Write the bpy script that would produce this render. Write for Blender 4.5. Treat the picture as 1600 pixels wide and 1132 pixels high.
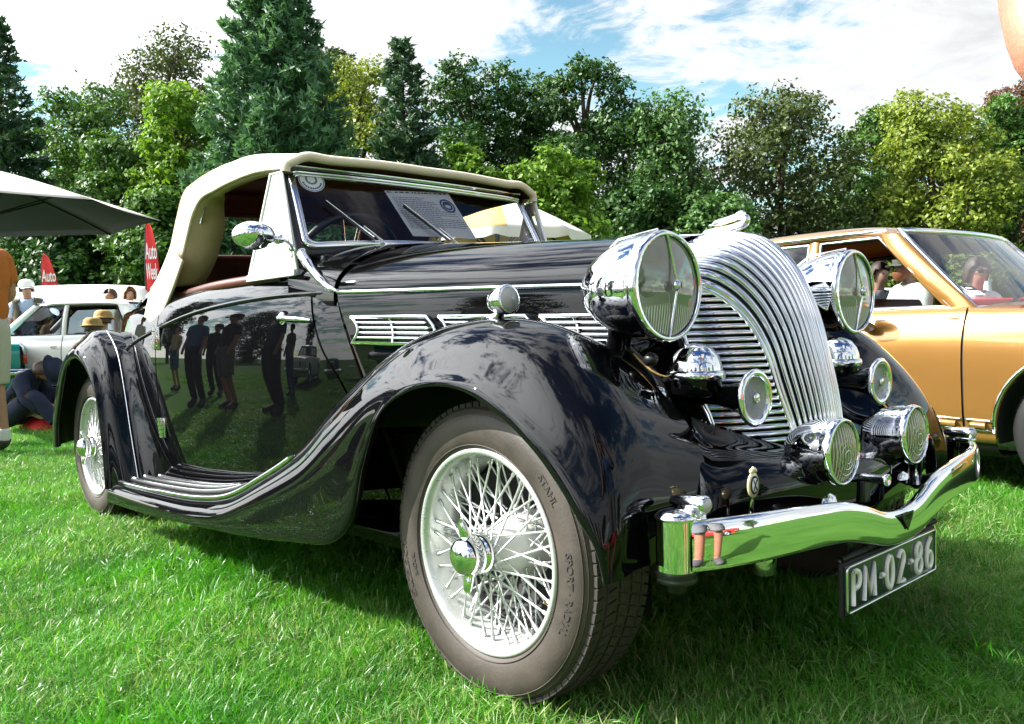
import bpy, bmesh, math, random
import numpy as np
from mathutils import Vector, Matrix

for o in list(bpy.data.objects):
    bpy.data.objects.remove(o, do_unlink=True)
S = bpy.context.scene
COL = S.collection
rnd = random.Random(7)
R_ = math.radians

# ------------------------------------------------------------------ camera
CAM_POS = np.array([1.39929, -1.87857, 0.80364])
YAW, PITCH, ROLL = 2.40336, -0.03481, -0.02513
cd = bpy.data.cameras.new('camera')
cam = bpy.data.objects.new('camera', cd)
COL.objects.link(cam)
S.camera = cam
cd.sensor_width = 36.0
cd.lens = 1310.35 * 36.0 / 1600.0
cd.clip_start = 0.05
cd.clip_end = 3000.0
_d = np.array([math.cos(YAW) * math.cos(PITCH), math.sin(YAW) * math.cos(PITCH), math.sin(PITCH)])
_r = np.array([math.sin(YAW), -math.cos(YAW), 0.0])
_u = np.cross(_r, _d)
_r2 = _r * math.cos(ROLL) + _u * math.sin(ROLL)
_u2 = -_r * math.sin(ROLL) + _u * math.cos(ROLL)
cam.matrix_world = Matrix(((_r2[0], _u2[0], -_d[0], CAM_POS[0]), (_r2[1], _u2[1], -_d[1], CAM_POS[1]),
                           (_r2[2], _u2[2], -_d[2], CAM_POS[2]), (0, 0, 0, 1)))
FWD = np.array([math.cos(YAW), math.sin(YAW)])
RGT = np.array([math.sin(YAW), -math.cos(YAW)])


def ground(px, depth):
    """Place on the lawn at a given distance along the view and a given bearing."""
    p = CAM_POS[:2] + FWD * depth + RGT * ((px - 800.0) / 1310.35 * depth)
    return float(p[0]), float(p[1])


# ------------------------------------------------------------------ light
SUN_DIR = Vector((-0.552, -0.552, 0.625)).normalized()
elev = math.asin(SUN_DIR.z)
W = bpy.data.worlds.new('World')
S.world = W
W.use_nodes = True
nt = W.node_tree
nt.nodes.clear()
N = nt.nodes.new
out = N('ShaderNodeOutputWorld')
bg = N('ShaderNodeBackground')
sky = N('ShaderNodeTexSky')
sky.sky_type = 'NISHITA'
sky.sun_disc = False
sky.sun_elevation = elev
sky.sun_rotation = math.atan2(SUN_DIR.x, SUN_DIR.y)
sky.air_density = 1.0
sky.dust_density = 0.25
SKY_STRENGTH = 0.085
CLOUD = 5.0
tc = N('ShaderNodeTexCoord')
sep = N('ShaderNodeSeparateXYZ')
nt.links.new(tc.outputs['Generated'], sep.inputs[0])


def wmath(op, a, b=None, c=None):
    n = N('ShaderNodeMath')
    n.operation = op
    for i, v in enumerate((a, b, c)):
        if v is None:
            continue
        if isinstance(v, (int, float)):
            n.inputs[i].default_value = v
        else:
            nt.links.new(v, n.inputs[i])
    return n.outputs[0]


zz = wmath('ADD', wmath('MAXIMUM', sep.outputs[2], 0.0), 0.16)
cx_ = wmath('DIVIDE', sep.outputs[0], zz)
cy_ = wmath('DIVIDE', sep.outputs[1], zz)
comb = N('ShaderNodeCombineXYZ')
nt.links.new(cx_, comb.inputs[0])
nt.links.new(cy_, comb.inputs[1])
comb.inputs[2].default_value = 5.7


def wnoise(scale, detail, rough, dist=0.0):
    n = N('ShaderNodeTexNoise')
    n.inputs['Scale'].default_value = scale
    n.inputs['Detail'].default_value = detail
    n.inputs['Roughness'].default_value = rough
    n.inputs['Distortion'].default_value = dist
    nt.links.new(comb.outputs[0], n.inputs['Vector'])
    return n.outputs['Fac']


big = wnoise(1.15, 8.0, 0.62, 0.3)
fine = wnoise(5.5, 7.0, 0.66, 0.5)
dens = wmath('ADD', wmath('MULTIPLY', big, 0.64), wmath('MULTIPLY', fine, 0.36))
lowsky = N('ShaderNodeMapRange')      # seen edge on, the cloud deck closes up towards the horizon
nt.links.new(sep.outputs[2], lowsky.inputs['Value'])
lowsky.inputs['From Min'].default_value = 0.10
lowsky.inputs['From Max'].default_value = 0.62
lowsky.inputs['To Min'].default_value = 0.030
lowsky.inputs['To Max'].default_value = -0.012
dens = wmath('ADD', dens, lowsky.outputs[0])
ramp = N('ShaderNodeMapRange')
ramp.interpolation_type = 'SMOOTHSTEP'
nt.links.new(dens, ramp.inputs['Value'])
ramp.inputs['From Min'].default_value = 0.440
ramp.inputs['From Max'].default_value = 0.535
# thick clouds are a little greyer than thin ones
thick = N('ShaderNodeMapRange')
nt.links.new(dens, thick.inputs['Value'])
thick.inputs['From Min'].default_value = 0.50
thick.inputs['From Max'].default_value = 0.68
thick.inputs['To Min'].default_value = 1.0
thick.inputs['To Max'].default_value = 0.72
# forward scatter of the clouds, boosted towards the sun to brighten paint reflections
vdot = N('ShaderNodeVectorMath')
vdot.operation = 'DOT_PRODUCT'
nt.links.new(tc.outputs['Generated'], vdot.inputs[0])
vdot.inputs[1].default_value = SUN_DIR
sun_boost = wmath('ADD', wmath('MULTIPLY', wmath('POWER', wmath('MAXIMUM', vdot.outputs['Value'], 0.0), 3.6), 8.5), 1.0)
thk = wmath('MULTIPLY', thick.outputs[0], sun_boost)
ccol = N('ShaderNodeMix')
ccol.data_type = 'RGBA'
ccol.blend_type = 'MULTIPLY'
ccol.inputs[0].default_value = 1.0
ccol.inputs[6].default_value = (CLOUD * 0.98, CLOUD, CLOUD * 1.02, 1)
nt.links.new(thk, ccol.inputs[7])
tint = N('ShaderNodeMix')
tint.data_type = 'RGBA'
tint.blend_type = 'MULTIPLY'
tint.inputs[0].default_value = 1.0
nt.links.new(sky.outputs[0], tint.inputs[6])
elv = N('ShaderNodeMapRange')     # the blue is pale cyan low down and deep overhead
nt.links.new(sep.outputs[2], elv.inputs['Value'])
elv.inputs['From Min'].default_value = 0.05
elv.inputs['From Max'].default_value = 0.75
tcol = N('ShaderNodeMix')
tcol.data_type = 'RGBA'
nt.links.new(elv.outputs[0], tcol.inputs[0])
tcol.inputs[6].default_value = (1.30, 1.52, 1.12, 1)
tcol.inputs[7].default_value = (0.30, 0.45, 0.64, 1)
nt.links.new(tcol.outputs[2], tint.inputs[7])
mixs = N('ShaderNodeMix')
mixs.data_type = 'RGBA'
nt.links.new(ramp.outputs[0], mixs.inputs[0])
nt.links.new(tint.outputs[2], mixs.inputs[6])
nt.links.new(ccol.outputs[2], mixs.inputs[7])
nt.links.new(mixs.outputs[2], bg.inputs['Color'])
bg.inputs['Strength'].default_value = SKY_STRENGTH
nt.links.new(bg.outputs[0], out.inputs[0])

sd = bpy.data.lights.new('sun', 'SUN')
sd.energy = 5.0
sd.angle = R_(0.53)
sd.color = (1.0, 0.955, 0.88)
sun = bpy.data.objects.new('sun', sd)
COL.objects.link(sun)
sun.location = (-20, -20, 24)
sun.rotation_euler = SUN_DIR.to_track_quat('Z', 'Y').to_euler()

S.view_settings.view_transform = 'Standard'
S.view_settings.look = 'None'
S.view_settings.exposure = 1.42
S.view_settings.gamma = 1.0
S.view_settings.use_curve_mapping = False
S.render.engine = 'CYCLES'
cy = S.cycles
cy.use_denoising = True
cy.max_bounces = 10
cy.diffuse_bounces = 2
cy.glossy_bounces = 6
cy.transmission_bounces = 6
cy.transparent_max_bounces = 24
cy.sample_clamp_indirect = 6.0
cy.caustics_reflective = False
cy.caustics_refractive = False

# ------------------------------------------------------------------ materials
MATS = {}


def mat(name, col, rough=0.5, metal=0.0, spec=0.5, ior=1.5, coat=0.0, vary=0.0, vscale=4.0, bump=0.0, bscale=60.0,
        sheen=0.0, rvary=0.0, col2=None, coords='Object', stretch=None):
    m = bpy.data.materials.new(name)
    m.use_nodes = True
    t = m.node_tree
    b = t.nodes['Principled BSDF']
    b.inputs['Base Color'].default_value = (*col, 1)
    b.inputs['Roughness'].default_value = rough
    b.inputs['Metallic'].default_value = metal
    b.inputs['Specular IOR Level'].default_value = spec
    b.inputs['IOR'].default_value = ior
    b.inputs['Coat Weight'].default_value = coat
    b.inputs['Coat Roughness'].default_value = 0.02
    b.inputs['Sheen Weight'].default_value = sheen
    tcn = t.nodes.new('ShaderNodeTexCoord')
    src = tcn.outputs[coords]
    if stretch:
        mp = t.nodes.new('ShaderNodeMapping')
        mp.inputs['Scale'].default_value = stretch
        t.links.new(src, mp.inputs[0])
        src = mp.outputs[0]
    if vary or col2 or rvary:
        n = t.nodes.new('ShaderNodeTexNoise')
        n.inputs['Scale'].default_value = vscale
        n.inputs['Detail'].default_value = 6
        n.inputs['Roughness'].default_value = 0.65
        t.links.new(src, n.inputs['Vector'])
        mr = t.nodes.new('ShaderNodeMapRange')
        mr.inputs['From Min'].default_value = 0.3
        mr.inputs['From Max'].default_value = 0.7
        t.links.new(n.outputs['Fac'], mr.inputs['Value'])
        if vary or col2:
            mx = t.nodes.new('ShaderNodeMix')
            mx.data_type = 'RGBA'
            c2 = col2 or tuple(min(1, c * (1 + vary)) for c in col)
            c1 = col if col2 else tuple(c * (1 - vary) for c in col)
            mx.inputs[6].default_value = (*c1, 1)
            mx.inputs[7].default_value = (*c2, 1)
            t.links.new(mr.outputs[0], mx.inputs[0])
            t.links.new(mx.outputs[2], b.inputs['Base Color'])
        if rvary:
            mr2 = t.nodes.new('ShaderNodeMapRange')
            mr2.inputs['From Min'].default_value = 0.3
            mr2.inputs['From Max'].default_value = 0.7
            mr2.inputs['To Min'].default_value = max(0.0, rough - rvary)
            mr2.inputs['To Max'].default_value = min(1.0, rough + rvary)
            t.links.new(n.outputs['Fac'], mr2.inputs['Value'])
            t.links.new(mr2.outputs[0], b.inputs['Roughness'])
    if bump:
        n2 = t.nodes.new('ShaderNodeTexNoise')
        n2.inputs['Scale'].default_value = bscale
        n2.inputs['Detail'].default_value = 4
        t.links.new(src, n2.inputs['Vector'])
        bp = t.nodes.new('ShaderNodeBump')
        bp.inputs['Strength'].default_value = bump
        bp.inputs['Distance'].default_value = 0.01
        t.links.new(n2.outputs['Fac'], bp.inputs['Height'])
        t.links.new(bp.outputs[0], b.inputs['Normal'])
    MATS[name] = m
    return m


def glass(name, tint=(1, 1, 1), ior=1.5, gain=1.0, rough=0.0, haze=0.0, hcol=(0.8, 0.85, 0.9)):
    m = bpy.data.materials.new(name)
    m.use_nodes = True
    t = m.node_tree
    t.nodes.clear()
    o = t.nodes.new('ShaderNodeOutputMaterial')
    tr = t.nodes.new('ShaderNodeBsdfTransparent')
    tr.inputs[0].default_value = (*tint, 1)
    gl = t.nodes.new('ShaderNodeBsdfGlossy')
    gl.inputs['Roughness'].default_value = rough
    fr = t.nodes.new('ShaderNodeFresnel')
    fr.inputs['IOR'].default_value = ior
    ml = t.nodes.new('ShaderNodeMath')
    ml.operation = 'MULTIPLY'
    ml.use_clamp = True
    ml.inputs[1].default_value = gain
    t.links.new(fr.outputs[0], ml.inputs[0])
    mx = t.nodes.new('ShaderNodeMixShader')
    t.links.new(ml.outputs[0], mx.inputs[0])
    t.links.new(tr.outputs[0], mx.inputs[1])
    t.links.new(gl.outputs[0], mx.inputs[2])
    last = mx.outputs[0]
    if haze:
        df = t.nodes.new('ShaderNodeBsdfDiffuse')
        df.inputs[0].default_value = (*hcol, 1)
        m2 = t.nodes.new('ShaderNodeMixShader')
        m2.inputs[0].default_value = haze
        t.links.new(last, m2.inputs[1])
        t.links.new(df.outputs[0], m2.inputs[2])
        last = m2.outputs[0]
    t.links.new(last, o.inputs[0])
    MATS[name] = m
    return m


BLACK = mat('black_lacquer', (0.0024, 0.0024, 0.0030), 0.008, ior=1.37)
CHROME = mat('chrome', (0.82, 0.83, 0.85), 0.035, 1.0, rvary=0.02, vscale=9, bump=0.012, bscale=9)
CHROME_D = mat('chrome_worn', (0.72, 0.73, 0.75), 0.11, 1.0, rvary=0.06, vscale=14)
STEEL = mat('dark_steel', (0.05, 0.05, 0.055), 0.35, 0.8, rvary=0.15)
DARK = mat('underbody_black', (0.006, 0.006, 0.007), 0.75)
RUBBER = mat('rubber_black', (0.014, 0.014, 0.015), 0.45, bump=0.05)
TYRE = mat('dusty_tyre', (0.025, 0.0205, 0.017), 0.60, col2=(0.056, 0.043, 0.034), vscale=7, rvary=0.12, bump=0.08, bscale=150)
TREAD = mat('tyre_tread', (0.028, 0.024, 0.021), 0.75, vary=0.4, vscale=30, bump=0.1)
REFL = mat('lamp_reflector', (0.88, 0.87, 0.82), 0.30, 0.55)
WHEELP = mat('silver_wheel_paint', (0.58, 0.60, 0.585), 0.30, 0.55, rvary=0.08, vary=0.06, vscale=12)
HUBP = mat('hub_silver_sunlit', (0.80, 0.80, 0.77), 0.32, 0.15, vary=0.05, vscale=12)  # lighter than the wheel paint: sunlight on the hub is put into the colour
CANVAS = mat('cream_canvas', (0.79, 0.68, 0.50), 0.9, vary=0.10, vscale=5, bump=0.55, bscale=7, sheen=0.2)
CANVAS_B = mat('tan_canvas', (0.38, 0.29, 0.17), 0.9, vary=0.08, vscale=6, bump=0.12, bscale=300)
LINING = mat('brown_lining', (0.115, 0.036, 0.020), 0.85, vary=0.15, vscale=6, bump=0.1, bscale=200)
LEATHER = mat('brown_leather', (0.075, 0.018, 0.010), 0.38, vary=0.25, vscale=5, bump=0.06, bscale=70)
GLASS = glass('window_glass', (0.80, 0.84, 0.85), gain=1.0)
GLASS_WS = glass('screen_glass', (0.93, 0.95, 0.97), gain=1.0)
GLASS_T = glass('tinted_glass', (0.50, 0.56, 0.62), gain=1.5)
VENT = glass('vent_glass', (0.75, 0.8, 0.85), gain=2.5, haze=0.5)
LENS = glass('lamp_lens', (0.92, 0.93, 0.90), ior=1.5, gain=2.6, rough=0.01, haze=0.10, hcol=(.85,.85,.8))
LENS_Y = glass('fog_lens', (0.88, 0.90, 0.62), ior=1.45, gain=1.2, rough=0.05, haze=0.10, hcol=(.85,.86,.66))
LENS_F = glass('lens_flute', (0.85, 0.86, 0.82), ior=1.5, gain=1.5, rough=0.05, haze=0.80, hcol=(.88,.87,.80))
LENS_FY = glass('fog_flute', (0.85, 0.86, 0.70), ior=1.5, gain=1.5, rough=0.05, haze=0.60, hcol=(.88,.88,.66))
LENS_S = mat('frosted_lens', (0.42, 0.42, 0.40), 0.22, spec=0.6)
WHITE = mat('white_paint', (0.84, 0.84, 0.82), 0.25, coat=0.5, vary=0.03)
PAPER = mat('paper', (0.80, 0.81, 0.83), 0.7)
PAPER_T = mat('thin_paper', (0.95, 0.95, 0.96), 0.7)
_t = PAPER_T.node_tree
_tl = _t.nodes.new('ShaderNodeBsdfTranslucent')
_tl.inputs[0].default_value = (.85, .86, .88, 1)
_mx = _t.nodes.new('ShaderNodeMixShader')
_mx.inputs[0].default_value = .06
_t.links.new(_t.nodes['Principled BSDF'].outputs[0], _mx.inputs[1])
_t.links.new(_tl.outputs[0], _mx.inputs[2])
_t.links.new(_mx.outputs[0], _t.nodes['Material Output'].inputs[0])
PLATE = mat('plate_dark_blue', (0.008, 0.016, 0.026), 0.22, coat=0.4)
INK = mat('ink_grey', (0.16, 0.17, 0.22), 0.8)
INK_D = mat('ink_black', (0.015, 0.015, 0.02), 0.8)
INK_B = mat('ink_blue', (0.05, 0.10, 0.25), 0.8)
ENAMEL = mat('cream_enamel', (0.75, 0.68, 0.42), 0.25, metal=0.3)
GOLD = mat('gold_paint', (0.40, 0.205, 0.055), 0.24, 0.6, coat=1.0, vary=0.03, vscale=2.5, rvary=0.02)
GOLD_D = mat('bronze_trim', (0.16, 0.09, 0.045), 0.35, 0.3)
ORANGE_L = mat('orange_headlining', (0.70, 0.19, 0.04), 0.85, vary=0.12)
BROWN_S = mat('brown_seat', (0.10, 0.035, 0.018), 0.6)
TEAL = mat('teal_paint', (0.015, 0.30, 0.29), 0.22, coat=0.8)
RED = mat('red_cloth', (0.62, 0.025, 0.025), 0.7, vary=0.06)
RED_G = mat('red_gloss', (0.55, 0.03, 0.03), 0.2, coat=0.6)
REDLENS = mat('red_lens', (0.42, 0.02, 0.015), 0.15, coat=0.5)
YELLOWC = mat('yellow_canvas', (0.68, 0.44, 0.13), 0.85, vary=0.05)
CREAMC = mat('white_parasol_cloth', (0.80, 0.78, 0.72), 0.85, vary=0.04)
GREYC = mat('grey_parasol_cloth', (0.030, 0.030, 0.034), 0.85, vary=0.08, vscale=3)
PALEC = mat('pale_parasol_top', (0.62, 0.58, 0.54), 0.85, vary=0.06, vscale=3)
STRAW = mat('straw', (0.42, 0.27, 0.10), 0.85, vary=0.3, vscale=40, bump=0.5, bscale=60)
SKIN = mat('skin', (0.40, 0.205, 0.135), 0.5, vary=0.10, vscale=12, bump=0.05, bscale=120)
SKIN_R = mat('skin_ruddy', (0.36, 0.150, 0.095), 0.5, vary=0.22, vscale=34, bump=0.15, bscale=160)
HAIR_B = mat('brown_hair', (0.06, 0.03, 0.016), 0.55, vary=0.3, vscale=40)
HAIR_Y = mat('blond_hair', (0.34, 0.20, 0.09), 0.55, vary=0.3, vscale=40)
HAIR_R = mat('red_hair', (0.25, 0.075, 0.02), 0.65, vary=0.3, vscale=60)


def cloth(name, col, v=0.1):
    return mat(name, col, 0.88, vary=v, vscale=5, bump=0.35, bscale=14)


# ------------------------------------------------------------------ mesh helpers
class MB:
    """Collects quads/tris of one part."""

    def __init__(self):
        self.v = []
        self.f = []
        self.mi = []
        self.cur = 0

    def add(self, v, f):
        b = len(self.v)
        self.v += [tuple(map(float, p)) for p in v]
        self.f += [tuple(i + b for i in q) for q in f]
        self.mi += [self.cur] * len(f)
        return self

    def grid(self, g, closed_u=False, closed_v=False, flip=False, skip=None):
        g = np.asarray(g, float)
        nu, nv = g.shape[:2]
        f = []
        for i in range(nu - (0 if closed_u else 1)):
            for j in range(nv - (0 if closed_v else 1)):
                if skip and skip(i, j):
                    continue
                q = (i * nv + j, ((i + 1) % nu) * nv + j, ((i + 1) % nu) * nv + (j + 1) % nv, i * nv + (j + 1) % nv)
                f.append(q[::-1] if flip else q)
        return self.add(g.reshape(-1, 3), f)

    def box(self, c, s, rz=0.0, ry=0.0, rx=0.0, bev=0.0):
        M = Matrix.Rotation(rz, 3, 'Z') @ Matrix.Rotation(ry, 3, 'Y') @ Matrix.Rotation(rx, 3, 'X')
        bm = bmesh.new()
        bmesh.ops.create_cube(bm, size=1.0)
        for v in bm.verts:
            v.co = Vector((v.co.x * s[0], v.co.y * s[1], v.co.z * s[2]))
        if bev:
            bmesh.ops.bevel(bm, geom=bm.edges[:], offset=bev, segments=2, affect='EDGES', profile=0.6)
        bm.verts.index_update()
        vs = [M @ v.co + Vector(c) for v in bm.verts]
        fs = [[v.index for v in f.verts] for f in bm.faces]
        bm.free()
        return self.add(vs, fs)

    def tube(self, pts, r, n=8, caps=True, closed=False, sy=1.0, up=None):
        P = np.asarray(pts, float)
        m = len(P)
        rr = np.full(m, r, float) if np.isscalar(r) else np.asarray(r, float)
        T = np.zeros_like(P)
        for i in range(m):
            a = P[(i - 1) % m] if closed else P[max(i - 1, 0)]
            b = P[(i + 1) % m] if closed else P[min(i + 1, m - 1)]
            T[i] = (b - a) / (np.linalg.norm(b - a) + 1e-12)
        if up is None:
            up = np.array([0, 0, 1.0]) if abs(T[0][2]) < 0.9 else np.array([1.0, 0, 0])
        up = np.asarray(up, float)
        ring = []
        a = np.cross(up, T[0])
        a /= np.linalg.norm(a)
        for i in range(m):
            a = a - T[i] * (a @ T[i])
            a /= np.linalg.norm(a) + 1e-12
            b = np.cross(T[i], a)
            ring.append([P[i] + rr[i] * (math.cos(t) * a + sy * math.sin(t) * b) for t in
                         [2 * math.pi * k / n for k in range(n)]])
        base = len(self.v)
        self.grid(np.array(ring), closed_u=closed, closed_v=True)
        if caps and not closed:
            self.f.append(tuple(base + k for k in range(n))[::-1])
            self.f.append(tuple(base + (m - 1) * n + k for k in range(n)))
            self.mi += [self.cur] * 2
        return self

    def lathe(self, prof, c=(0, 0, 0), axis=(0, 0, 1), n=32, sx=1.0, sy=1.0, ref=None):
        """prof: list of (radius, height along axis)."""
        ax = Vector(axis).normalized()
        rf = Vector(ref) if ref is not None else (Vector((0, 0, 1)) if abs(ax.z) < 0.9 else Vector((1, 0, 0)))
        a = (rf - ax * rf.dot(ax)).normalized()
        b = ax.cross(a)
        C = Vector(c)
        g = [[C + ax * h + (a * (math.cos(t) * sx) + b * (math.sin(t) * sy)) * r for t in
              [2 * math.pi * k / n for k in range(n)]] for r, h in prof]
        return self.grid(np.array([[tuple(p) for p in row] for row in g]), closed_v=True)

    def prism(self, poly, h, frame):
        """poly: 2-D outline; frame: function (u, v, w) -> 3-D; extruded over w = 0..h."""
        n = len(poly)
        v = [frame(u, w_, 0) for u, w_ in poly] + [frame(u, w_, h) for u, w_ in poly]
        f = [tuple(range(n))[::-1], tuple(range(n, 2 * n))] + [(i, (i + 1) % n, n + (i + 1) % n, n + i) for i in range(n)]
        return self.add(v, f)

    def mirror_y(self):
        self.v = [(x, -y, z) for x, y, z in self.v]
        self.f = [q[::-1] for q in self.f]
        return self

    def build(self, name, m, parent=None, smooth=True, sharp=None, solid=0.0, solid_mat=None, offset=-1.0, rim=True):
        me = bpy.data.meshes.new(name)
        me.from_pydata(self.v, [], self.f)
        ms = m if isinstance(m, (list, tuple)) else [m]
        for x in ms:
            me.materials.append(x)
        if any(self.mi):
            me.polygons.foreach_set('material_index', self.mi)
        if smooth:
            me.polygons.foreach_set('use_smooth', [True] * len(me.polygons))
        me.update()
        if smooth and sharp is not None:
            me.set_sharp_from_angle(angle=R_(sharp))
        o = bpy.data.objects.new(name, me)
        COL.objects.link(o)
        if parent is not None:
            o.parent = parent
        if solid:
            md = o.modifiers.new('thickness', 'SOLIDIFY')
            md.thickness = solid
            md.offset = offset
            md.use_rim = rim
            if solid_mat is not None:
                md.material_offset = solid_mat
                md.material_offset_rim = 0
        return o


def tag(o, label=None, cat=None, group=None, kind=None):
    if label:
        o['label'] = label
    if cat:
        o['category'] = cat
    if group:
        o['group'] = group
    if kind:
        o['kind'] = kind
    return o


def empty(name, loc=(0, 0, 0), rz=0.0, parent=None):
    o = bpy.data.objects.new(name, None)
    o.empty_display_size = 0.2
    COL.objects.link(o)
    o.location = loc
    o.rotation_euler = (0, 0, rz)
    if parent is not None:
        o.parent = parent
    return o


def copy_tree(o, parent=None):
    c = o.copy()
    COL.objects.link(c)
    if parent is not None:
        c.parent = parent
    for ch in list(o.children):
        copy_tree(ch, c)
    return c


def share(o, name, parent, M):
    """Another piece with the same mesh."""
    c = bpy.data.objects.new(name, o.data)
    COL.objects.link(c)
    c.parent = parent
    c.matrix_local = M
    return c


def cr(pts, n):
    """Catmull-Rom through points, chord parameter; n samples."""
    P = np.asarray(pts, float)
    if len(P) == 2:
        t = np.linspace(0, 1, n)[:, None]
        return P[0] * (1 - t) + P[1] * t
    dd = np.sqrt(np.linalg.norm(np.diff(P, axis=0), axis=1)) + 1e-9
    t = np.concatenate([[0], np.cumsum(dd)])
    m = np.zeros_like(P)
    for i in range(1, len(P) - 1):
        d0 = (P[i] - P[i - 1]) / (t[i] - t[i - 1])
        d1 = (P[i + 1] - P[i]) / (t[i + 1] - t[i])
        w0, w1 = t[i + 1] - t[i], t[i] - t[i - 1]
        m[i] = (d0 * w0 + d1 * w1) / (w0 + w1)
    m[0] = 1.5 * (P[1] - P[0]) / (t[1] - t[0]) - 0.5 * m[1]
    m[-1] = 1.5 * (P[-1] - P[-2]) / (t[-1] - t[-2]) - 0.5 * m[-2]
    # equal number of samples per span keeps corresponding rows aligned
    s = np.linspace(0, len(P) - 1, n)
    o = np.zeros((n, P.shape[1]))
    for k, x in enumerate(s):
        i = min(int(x), len(P) - 2)
        u = x - i
        h = t[i + 1] - t[i]
        o[k] = ((2 * u ** 3 - 3 * u ** 2 + 1) * P[i] + (u ** 3 - 2 * u ** 2 + u) * h * m[i]
                + (-2 * u ** 3 + 3 * u ** 2) * P[i + 1] + (u ** 3 - u ** 2) * h * m[i + 1])
    return o


def loft(rows, nu, nv):
    A = np.array([cr(r, nv) for r in rows])
    return np.stack([cr(A[:, j], nu) for j in range(nv)], axis=1)


def lerp_table(tab, x):
    xs = [a for a, _ in tab]
    return float(np.interp(x, xs, [b for _, b in tab]))


def smooth_table(tab, n=200):
    c = cr(np.array(tab, float), n)
    o = np.argsort(c[:, 0])
    c = c[o]
    return lambda x: np.interp(x, c[:, 0], c[:, 1])


def text_geo(s, size=1.0, extrude=0.0, bold=0.0):
    cu = bpy.data.curves.new('t', 'FONT')
    cu.body = s
    cu.size = size
    cu.extrude = extrude
    cu.offset = bold
    cu.resolution_u = 3
    cu.align_x = 'CENTER'
    ob = bpy.data.objects.new('t', cu)
    COL.objects.link(ob)
    dg = bpy.context.evaluated_depsgraph_get()
    me = ob.evaluated_get(dg).to_mesh()
    v = np.array([p.co[:] for p in me.vertices])
    f = [tuple(p.vertices) for p in me.polygons]
    ob.evaluated_get(dg).to_mesh_clear()
    bpy.data.objects.remove(ob)
    bpy.data.curves.remove(cu)
    return v, f
# ================================================================== roadster
# car frame: x forward from the front axle, y to the car's left, z up
car = empty('vintage_roadster')
tag(car, 'black 1930s roadster with cream soft top, wire wheels and chrome waterfall grille', 'car')
HID = []


def both(fn, name, m, parent=None, **kw):
    """Build a part on the near side and its mirror image on the far side."""
    res = []
    for k in (0, 1):
        b = fn()
        if k:
            b.mirror_y()
        res.append(b.build(name, m, parent or car, **kw))
    return res


# --- front wings with running boards -------------------------------------------------
ST = [  # I (inner), K (crest), B (outer bend), E (lip)
    ((-2.33, -.590, .232), (-2.33, -.62, .235), (-2.33, -.775, .208), (-2.33, -.790, .140)),
    ((-1.85, -.590, .250), (-1.85, -.62, .252), (-1.85, -.785, .222), (-1.85, -.800, .158)),
    ((-1.45, -.585, .285), (-1.45, -.62, .285), (-1.45, -.787, .242), (-1.45, -.802, .182)),
    ((-1.20, -.580, .345), (-1.20, -.62, .335), (-1.20, -.790, .272), (-1.20, -.803, .200)),
    ((-1.03, -.570, .430), (-1.01, -.62, .412), (-.965, -.790, .345), (-1.00, -.803, .214)),
    ((-.820, -.550, .525), (-.790, -.62, .520), (-.695, -.790, .445), (-.710, -.803, .246)),
    ((-.650, -.530, .632), (-.614, -.62, .638), (-.530, -.790, .538), (-.475, -.803, .285)),
    ((-.530, -.520, .690), (-.500, -.62, .703), (-.410, -.790, .608), (-.380, -.802, .360)),
    ((-.420, -.500, .735), (-.390, -.62, .757), (-.300, -.790, .662), (-.330, -.800, .490)),
    ((-.260, -.470, .775), (-.240, -.62, .813), (-.160, -.790, .708), (-.240, -.800, .625)),
    ((-.080, -.440, .790), (-.080, -.62, .837), (-.030, -.788, .722), (-.100, -.800, .685)),
    ((.070, -.420, .775), (.069, -.62, .830), (.100, -.787, .710), (.050, -.800, .688)),
    ((.180, -.410, .735), (.200, -.625, .790), (.200, -.785, .668), (.165, -.800, .645)),
    ((.272, -.425, .674), (.303, -.632, .700), (.298, -.782, .603), (.262, -.798, .583)),
    ((.345, -.440, .618), (.365, -.640, .622), (.360, -.775, .545), (.322, -.794, .523)),
    ((.398, -.455, .556), (.405, -.645, .548), (.405, -.765, .488), (.366, -.790, .465)),
    ((.432, -.475, .480), (.425, -.650, .475), (.425, -.755, .430), (.398, -.782, .418)),
    ((.412, -.500, .370), (.430, -.650, .370), (.428, -.748, .358), (.412, -.775, .352)),
]


def fender_rows(st, b1=.62, b2=.24):
    rows = []
    for I, K, B, E in st:
        I, K, B, E = map(np.array, (I, K, B, E))
        R1 = I * .5 + K * .5
        R1 = K * .58 + I * .42
        R1[2] = K[2] + (I[2] - K[2]) * .20
        Q = K * (1 - b1) + B * b1
        Q[2] = K[2] + (B[2] - K[2]) * b2
        Q[0] = K[0] + (B[0] - K[0]) * .35
        V = B * .45 + E * .55
        V[1] = E[1] - .002
        L = E + np.array([0, .016, 0.004])
        rows.append([I, R1, K, Q, B, V, E, L])
    return rows


NU, NV = 154, 50
front_wing = loft(fender_rows(ST), NU, NV)
split = 27           # rows of the running board


def wing_mb(a, b, side):
    m = MB().grid(front_wing[a:b], flip=True)
    if side:
        m.mirror_y()
    return m


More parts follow.
